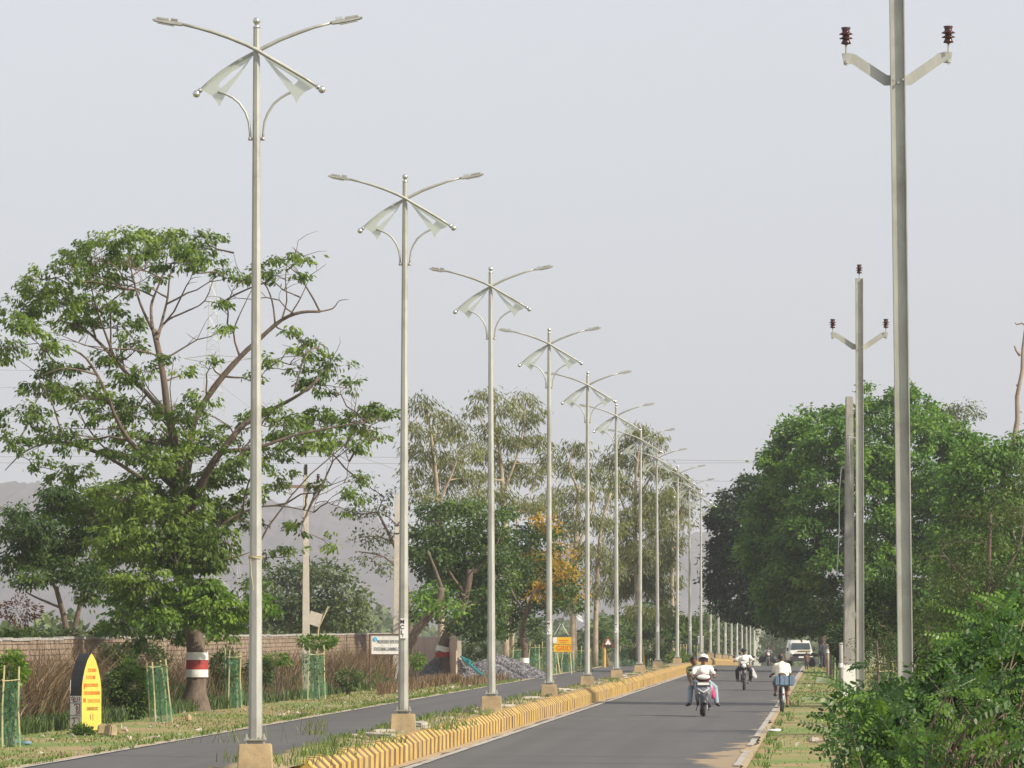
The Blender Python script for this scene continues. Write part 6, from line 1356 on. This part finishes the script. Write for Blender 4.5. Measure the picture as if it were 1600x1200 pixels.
def motorcycle(loc, rz, label, paint, group=None):
    rt = empty('motorcycle', loc, rz, label, 'motorcycle', group)
    wheel(rt, (0, -.68, .30), .30, .085, 'front_wheel', 6, M['dark']); wheel(rt, (0, .62, .30), .30, .10, 'rear_wheel', 6, M['dark'])
    for s in (-1, 1): part('fork_leg', M['dark'], rt, lambda g: g.tube([(s * .085, -.68, .3), (s * .095, -.50, .80), (s * .09, -.44, .95)], [.024, .02, .02], 8))
    def fen(g):
        k = 5; vs = []; n = 10
        for i in range(n):
            q = R(20 + 130 * i / (n - 1))
            for j in range(k): a = -1 + 2 * j / (k - 1); vs.append((a * .06, -.68 - (.33 - .015 * a * a) * math.cos(q), .30 + (.33 - .015 * a * a) * math.sin(q)))
        g.add(vs, [(i * k + j, i * k + j + 1, (i + 1) * k + j + 1, (i + 1) * k + j) for i in range(n - 1) for j in range(k - 1)])
    o = part('front_fender', paint, rt, fen, 'all'); o.modifiers.new('s', 'SOLIDIFY').thickness = .005
    part('headlight', M['lens'], rt, lambda g: g.ball((0, -.60, .90), .085, 12, sc=(1.05, .6, 1)), 'all')
    vz_ = part('headlight_cowl', paint, rt, lambda g: (g.ball((0, -.54, .95), .13, 12, sc=(1.0, .6, 1.0))), 'all')
    part('number_plate', M['white'], rt, lambda g: g.box((0, -.63, 1.02), (.20, .012, .085)), bevel=.004)
    part('handlebar', M['alloy'], rt, lambda g: g.tube([(-.37, -.30, 1.05), (-.25, -.36, 1.06), (-.1, -.42, 1.0), (.1, -.42, 1.0), (.25, -.36, 1.06), (.37, -.30, 1.05)], .014, 7), 'all')
    for s in (-1, 1):
        part('mirror', M['dark'], rt, lambda g: (g.tube([(s * .24, -.36, 1.06), (s * .33, -.37, 1.2)], .006, 5), g.ball((s * .36, -.37, 1.22), .05, 8, sc=(1.2, .3, .8))), 'all')
        part('turn_signal', M['orange'], rt, lambda g: g.ball((s * .17, -.56, .88), .028, 8), 'all')
        part('foot_peg', M['dark'], rt, lambda g: g.tube([(s * .1, .0, .33), (s * .27, .0, .33)], .015, 6))
    part('fuel_tank', paint, rt, lambda g: g.tube([(0, -.36, .84), (0, -.2, .88), (0, .02, .80)], [.10, .145, .09], 10), 'all')
    part('seat', M['black'], rt, lambda g: g.tube([(0, .02, .79), (0, .3, .80), (0, .62, .86)], [.10, .125, .09], 10), 'all')
    part('engine', M['latt'], rt, lambda g: (g.box((0, -.05, .40), (.24, .34, .26)), g.tube([(0, -.10, .5), (0, -.2, .72)], [.09, .08], 10)), bevel=.02)
    part('frame', M['dark'], rt, lambda g: (g.tube([(0, -.40, .9), (0, -.30, .45), (0, .0, .28), (0, .3, .34), (0, .55, .72)], .022, 6), g.tube([(0, .25, .35), (0, .62, .30)], .03, 6)), 'all')
    part('crash_guard', M['dark'], rt, lambda g: g.tube([(0, -.34, .62), (-.26, -.36, .58), (-.27, -.34, .42), (0, -.30, .32), (.27, -.34, .42), (.26, -.36, .58), (0, -.34, .62)], .012, 6), 'all')
    part('exhaust', M['alloy'], rt, lambda g: g.tube([(.10, -.18, .35), (.15, .1, .25), (.17, .6, .30)], [.02, .03, .045], 8), 'all')
    part('tail', paint, rt, lambda g: g.ball((0, .72, .78), .09, 10, sc=(.8, 1.5, .7)), 'all')
    return rt
def bicycle(loc, rz, label):
    rt = empty('bicycle', loc, rz, label, 'bicycle')
    wheel(rt, (0, -.55, .34), .34, .042, 'front_wheel', 16, M['latt']); wheel(rt, (0, .53, .34), .34, .042, 'rear_wheel', 16, M['latt'])
    part('frame', M['trouser'], rt, lambda g: (g.tube([(0, .15, .84), (0, .02, .29)], .016, 6), g.tube([(0, .12, .78), (0, -.38, .80)], .016, 6), g.tube([(0, .02, .29), (0, -.40, .70)], .017, 6), g.tube([(0, -.36, .90), (0, -.42, .66)], .018, 6),
         g.tube([(.03, .02, .29), (.05, .53, .34)], .011, 5), g.tube([(-.03, .02, .29), (-.05, .53, .34)], .011, 5), g.tube([(.02, .12, .76), (.05, .53, .34)], .010, 5), g.tube([(-.02, .12, .76), (-.05, .53, .34)], .010, 5), g.tube([(.04, -.42, .68), (.05, -.55, .34)], .012, 5), g.tube([(-.04, -.42, .68), (-.05, -.55, .34)], .012, 5)))
    part('saddle', M['black'], rt, lambda g: g.tube([(0, .27, .90), (0, .14, .90), (0, -.03, .88)], [.09, .07, .025], 8), 'all')
    part('handlebar', M['alloy'], rt, lambda g: g.tube([(-.28, -.18, .98), (-.26, -.34, 1.0), (0, -.37, .98), (.26, -.34, 1.0), (.28, -.18, .98)], .012, 6), 'all')
    def mud(g):
        k = 3; vs = []; n = 12
        for i in range(n):
            q = R(-10 + 150 * i / (n - 1))
            for j in range(k): a = j - 1; vs.append((a * .035, .53 + (.375 - .01 * abs(a)) * math.cos(q), .34 + (.375 - .01 * abs(a)) * math.sin(q)))
        g.add(vs, [(i * k + j, i * k + j + 1, (i + 1) * k + j + 1, (i + 1) * k + j) for i in range(n - 1) for j in range(k - 1)])
    o = part('rear_mudguard', M['latt'], rt, mud, 'all'); o.modifiers.new('s', 'SOLIDIFY').thickness = .004
    part('reflector', M['red'], rt, lambda g: g.ball((0, .92, .50), .03, 8), 'all')
    part('carrier', M['dark'], rt, lambda g: (g.tube([(-.08, .25, .72), (-.08, .75, .72), (.08, .75, .72), (.08, .25, .72)], .008, 5), g.tube([(-.08, .7, .72), (-.06, .53, .34)], .006, 5), g.tube([(.08, .7, .72), (.06, .53, .34)], .006, 5)))
    part('crank', M['alloy'], rt, lambda g: (g.tube([(.07, .02, .29), (.09, -.02, .13)], .01, 5), g.tube([(-.07, .02, .29), (-.09, .06, .45)], .01, 5)))
    for s, p in ((1, (.15, -.02, .13)), (-1, (-.15, .06, .45))): part('pedal', M['black'], rt, lambda g: g.box(p, (.10, .08, .025)))
    return rt

# scooter with two riders
Y = 142.3; sc = V((PX(1098, 980, Y).x, Y, .075))
zroad = lambda p: .02 + (-1.5 - (p[0] - SL * p[1])) * .012
sc.z = zroad(sc) + .004; scooter(sc, 0)
person(sc, 0, 'scooter rider in white shirt and white helmet facing the camera', dict(pel=(0, .10, .87), chest=(0, .02, 1.18), neck=(.01, -.01, 1.32), head=(.015, -.05, 1.46), shl=(-.19, 0, 1.24), shr=(.19, 0, 1.24), ell=(-.30, -.10, 1.05), elr=(.32, -.08, 1.05), wrl=(-.28, -.27, 1.04), wrr=(.30, -.25, 1.04),
    hpl=(-.09, .08, .84), hpr=(.09, .08, .84), knl=(-.16, -.30, .76), knr=(.17, -.30, .76), anl=(-.13, -.22, .40), anr=(.13, -.22, .40), tol=(-.14, -.38, .36), tor=(.14, -.38, .36)), M['shirt'], M['jeans'], .62, 'helmet')
person(sc, 0, 'dark haired pillion passenger in olive shirt leaning out behind the white helmet', dict(pel=(-.02, .50, .90), chest=(-.15, .42, 1.18), neck=(-.19, .38, 1.30), head=(-.215, .34, 1.42), shl=(-.34, .42, 1.22), shr=(.03, .40, 1.24), ell=(-.36, .28, 1.0), elr=(.1, .22, 1.02), wrl=(-.30, .06, .86), wrr=(.14, .1, .90),
    hpl=(-.12, .46, .88), hpr=(.10, .46, .88), knl=(-.31, .12, .74), knr=(.32, .12, .74), anl=(-.33, .12, .36), anr=(.36, .10, .36), tol=(-.42, -.02, .29), tor=(.43, -.03, .29)), M['olive'], M['jeans'], .5, None)
g = MB(); g.ball((0, 0, 0), .10, 10, sc=(.6, .8, 1.5)); g.ball((.03, 0, -.12), .08, 8, sc=(.7, .7, 1.2)); tag(g.build('pink_bag', M['pink'], smooth='all', loc=sc + V((.235, -.14, .66))), 'pink cloth bag hanging beside the scooter legs', 'bag')
# motorcycle behind
Y = 201.5; sc = V((PX(1162.5, 980, Y).x, Y, 0)); sc.z = zroad(sc) + .004
motorcycle(sc, R(-3), 'dark motorcycle ridden towards the camera behind the scooter', M['dark'])
person(sc, R(-3), 'motorcycle rider in white shirt, dark cap and dark trousers', dict(pel=(0, .10, .88), chest=(0, .03, 1.15), neck=(0, 0, 1.28), head=(0, -.04, 1.41), shl=(-.20, .01, 1.21), shr=(.20, .01, 1.21), ell=(-.36, -.06, 1.06), elr=(.36, -.06, 1.06), wrl=(-.35, -.24, 1.07), wrr=(.35, -.24, 1.07),
    hpl=(-.10, .08, .86), hpr=(.10, .08, .86), knl=(-.25, -.22, .72), knr=(.25, -.22, .72), anl=(-.24, .0, .40), anr=(.24, .0, .40), tol=(-.26, -.15, .35), tor=(.26, -.15, .35)), M['shirt'], M['trouser'], .6, 'cap')
g = MB(); g.prism([(-.02, .10), (.04, .10), (.20, -.22), (.14, -.30), (.02, -.2)], 'y', -.04, .04); o = g.build('carrier_bag', M['plastic'], bevel=.015, loc=sc + V((.28, -.2, .72))); tag(o, 'white carrier bag hanging from the motorcycle on the right', 'bag')
# cyclist riding away
Y = 150.8; sc = V((PX(1221.5, 980, Y).x, Y, 0)); sc.z = zroad(sc) + .004; bicycle(sc, R(180), 'bicycle seen from behind with a blue bag on its carrier at the road edge')
person(sc, R(180), 'cyclist from behind in loose cream shirt with a strap across the back, bare calves', dict(pel=(0, .16, .96), chest=(0, .02, 1.22), neck=(0, -.03, 1.35), head=(.0, -.08, 1.47), shl=(-.155, .0, 1.27), shr=(.155, .0, 1.27), ell=(-.22, -.08, 1.06), elr=(.22, -.08, 1.06), wrl=(-.27, -.20, 1.02), wrr=(.27, -.20, 1.02),
    hpl=(-.09, .12, .93), hpr=(.09, .12, .93), knl=(-.16, -.18, .64), knr=(.17, -.24, .78), anl=(-.16, -.02, .21), anr=(.17, .05, .51), tol=(-.17, -.15, .165), tor=(.20, -.08, .49)), M['cream'], M['brown_cloth'], .75, None, legs_cut=.15)
# strap and bag belong with the load
bg_ = empty('blue_bag', sc + V((.055, -.55, .72)), 0, 'long pale blue quilted bag tied across the bicycle carrier', 'bag')
g = MB(); g.box((0, 0, .15), (.55, .22, .28)); g.build('bag_body', M['bluebag'], bg_, bevel=.03)
for x in (-.14, .12): g = MB(); g.box((x, 0, .15), (.035, .232, .292)); g.build('bag_strap', M['trouser'], bg_, bevel=.004)
for x in (-.2, 0, .2): g = MB(); g.box((x, -.112, .15), (.012, .008, .25)); g.build('seam', M['letter_grey'], bg_)
g = MB(); g.tube([sc + V(q) for q in [(-.02, .02, 1.36), (-.05, -.14, 1.28), (-.03, -.21, 1.12), (.02, -.27, .98)]], .014, 5); tag(g.build('shoulder_strap', M['letter_grey']), 'thin dark shoulder strap running down the back of the cyclist', 'strap')
# far motorcycle and rider
Y = 428; sc = V((PX(1200, 980, Y).x, Y, GZ(Y) + .03)); motorcycle(sc, 0, 'distant dark motorcycle loaded with bundles near the end of the lamp row', M['dark'])
person(sc, 0, 'distant rider in dark grey clothes on the loaded motorcycle', dict(pel=(0, .10, .88), chest=(0, .05, 1.15), neck=(0, .02, 1.28), head=(0, -.02, 1.41), shl=(-.20, .03, 1.21), shr=(.20, .03, 1.21), ell=(-.34, -.06, 1.06), elr=(.34, -.06, 1.06), wrl=(-.33, -.24, 1.07), wrr=(.33, -.24, 1.07),
    hpl=(-.10, .08, .86), hpr=(.10, .08, .86), knl=(-.25, -.22, .72), knr=(.25, -.22, .72), anl=(-.24, .0, .40), anr=(.24, .0, .40), tol=(-.26, -.15, .35), tor=(.26, -.15, .35)), M['letter_grey'], M['trouser'], .6, None)
for s, nm in ((-1, 'left'), (1, 'right')):
    g = MB(); g.ball((0, 0, 0), .26, 10, sc=(1, 1, 1.1)); g.ball((s * .1, 0, -.1), .2, 8); tag(g.build('bundle', M['grille'], smooth='all', loc=sc + V((s * .46, .45, .55))), 'dark bundle slung on the ' + nm + ' side of the distant motorcycle', 'bundle')
# parked motorcycles and two standing figures near the van
Y = 330; sc = V((PX(1279, 980, Y).x, Y, GZ(Y) - .1)); motorcycle(sc, R(35), 'dark motorcycle parked in the shade right of the white van', M['trouser'])
def standing(s, px=None): return {k: tuple(q * s for q in v) for k, v in dict(pel=(0, 0, .95), chest=(0, -.01, 1.28), neck=(0, -.01, 1.45), head=(0, -.03, 1.60), shl=(-.19, 0, 1.38), shr=(.19, 0, 1.38), ell=(-.25, .02, 1.10), elr=(.25, .02, 1.10), wrl=(-.25, -.06, .86), wrr=(.25, -.06, .86),
    hpl=(-.09, 0, .92), hpr=(.09, 0, .92), knl=(-.10, -.02, .50), knr=(.10, -.01, .50), anl=(-.11, .02, .08), anr=(.11, .02, .08), tol=(-.12, -.13, .03), tor=(.12, -.13, .03)).items()}
Y = 322; person(V((PX(1286, 980, Y).x, Y, GZ(Y) - .05)), R(200), 'person in black clothes standing beside the banded post near the van', standing(1), M['trouser'], M['trouser'], 1.8, None, child=.95)
Y = 310; person(V((PX(1260, 980, Y).x, Y, -.05)), R(10), 'small dark child standing on the verge in front of the white van', standing(1), M['brown_cloth'], M['trouser'], .6, None, child=.56)

# white van / pick-up
Y = 395; k = Y / FPX; vz0 = GZ(Y); vr = empty('van', (PX(1252, 980, Y).x, Y, vz0 + .02), R(2), 'white van parked facing the camera at the right roadside under the dark tree', 'van')
def vb(g):
    rows = [(.42, .78, -.02), (.62, .82, -.04), (.95, .83, 0), (1.12, .81, .10), (1.18, .79, .26), (1.72, .70, .72), (1.84, .66, .86), (1.88, .55, 1.05)]; k_ = 9; vs = []
    for z, hw, y in rows:
        for j in range(k_): a = -1 + 2 * j / (k_ - 1); vs.append((a * hw, y + .10 * abs(a) ** 3, z))
        for a in (1, -1): vs.append((a * hw, 3.6, z))
    kk = k_ + 2; idx = lambda i, j: i * kk + j; loop = list(range(k_)) + [k_, k_ + 1]
    for i in range(len(rows) - 1):
        for q in range(kk): g.add([], [])
    n = len(rows); g.add(vs, [(i * kk + loop[q], i * kk + loop[(q + 1) % kk], (i + 1) * kk + loop[(q + 1) % kk], (i + 1) * kk + loop[q]) for i in range(n - 1) for q in range(kk)] + [tuple(loop), tuple((n - 1) * kk + q for q in loop)])
part('van_body', M['carwhite'], vr, vb, True)
part('windscreen', M['glass'], vr, lambda g: g.add([(-.70, .27, 1.22), (.70, .27, 1.22), (.64, .62, 1.66), (-.64, .62, 1.66), (-.70, .24, 1.23), (.70, .24, 1.23), (.64, .59, 1.67), (-.64, .59, 1.67)], [(0, 1, 2, 3), (4, 5, 6, 7), (0, 1, 5, 4), (2, 3, 7, 6), (1, 2, 6, 5), (3, 0, 4, 7)]), False)
part('sunlit_bonnet_patch', M['paleyellow'], vr, lambda g: g.box((.25, .06, 1.135), (.95, .22, .03)), False, .01)  # sunlight on the right of the bonnet, put in as a yellow patch
bp = part('front_bumper', M['grille'], vr, lambda g: (g.box((0, -.08, .52), (1.66, .16, .30)), g.box((0, -.03, .80), (1.25, .08, .22))), False, .03)
for i in range(4): part('grille_slat', M['dark'], bp, lambda g: g.box((0, -.085, .72 + i * .055), (1.1, .02, .025)), False)
part('number_plate', M['white'], vr, lambda g: g.box((.0, -.18, .66), (.42, .012, .11)), False, .004)
for s in (-1, 1):
    part('headlight', M['lens'], vr, lambda g: g.ball((s * .66, -.03, .93), .12, 12, sc=(1.1, .5, .9)), 'all'); part('wing_mirror', M['black'], vr, lambda g: (g.box((s * .96, .35, 1.22), (.14, .07, .24)), g.tube([(s * .8, .38, 1.15), (s * .95, .36, 1.2)], .02, 5)), False, .01)
    part('wiper', M['black'], vr, lambda g: g.tube([(s * .05 + .1, .22, 1.22), (s * .05 + .42, .28, 1.36)], .010, 4)); wheel(vr, (s * .68, .55, .31), .31, .19, 'wheel', 5); wheel(vr, (s * .68, 2.9, .31), .31, .19, 'wheel', 5)
    part('side_window', M['glass'], vr, lambda g: g.add([(s * .785, .75, 1.22), (s * .785, 1.7, 1.22), (s * .70, 1.7, 1.68), (s * .70, .95, 1.68), (s * .795, .75, 1.22), (s * .795, 1.7, 1.22), (s * .71, 1.7, 1.68), (s * .71, .95, 1.68)], [(0, 1, 2, 3), (7, 6, 5, 4), (0, 4, 5, 1), (2, 6, 7, 3)]), False)
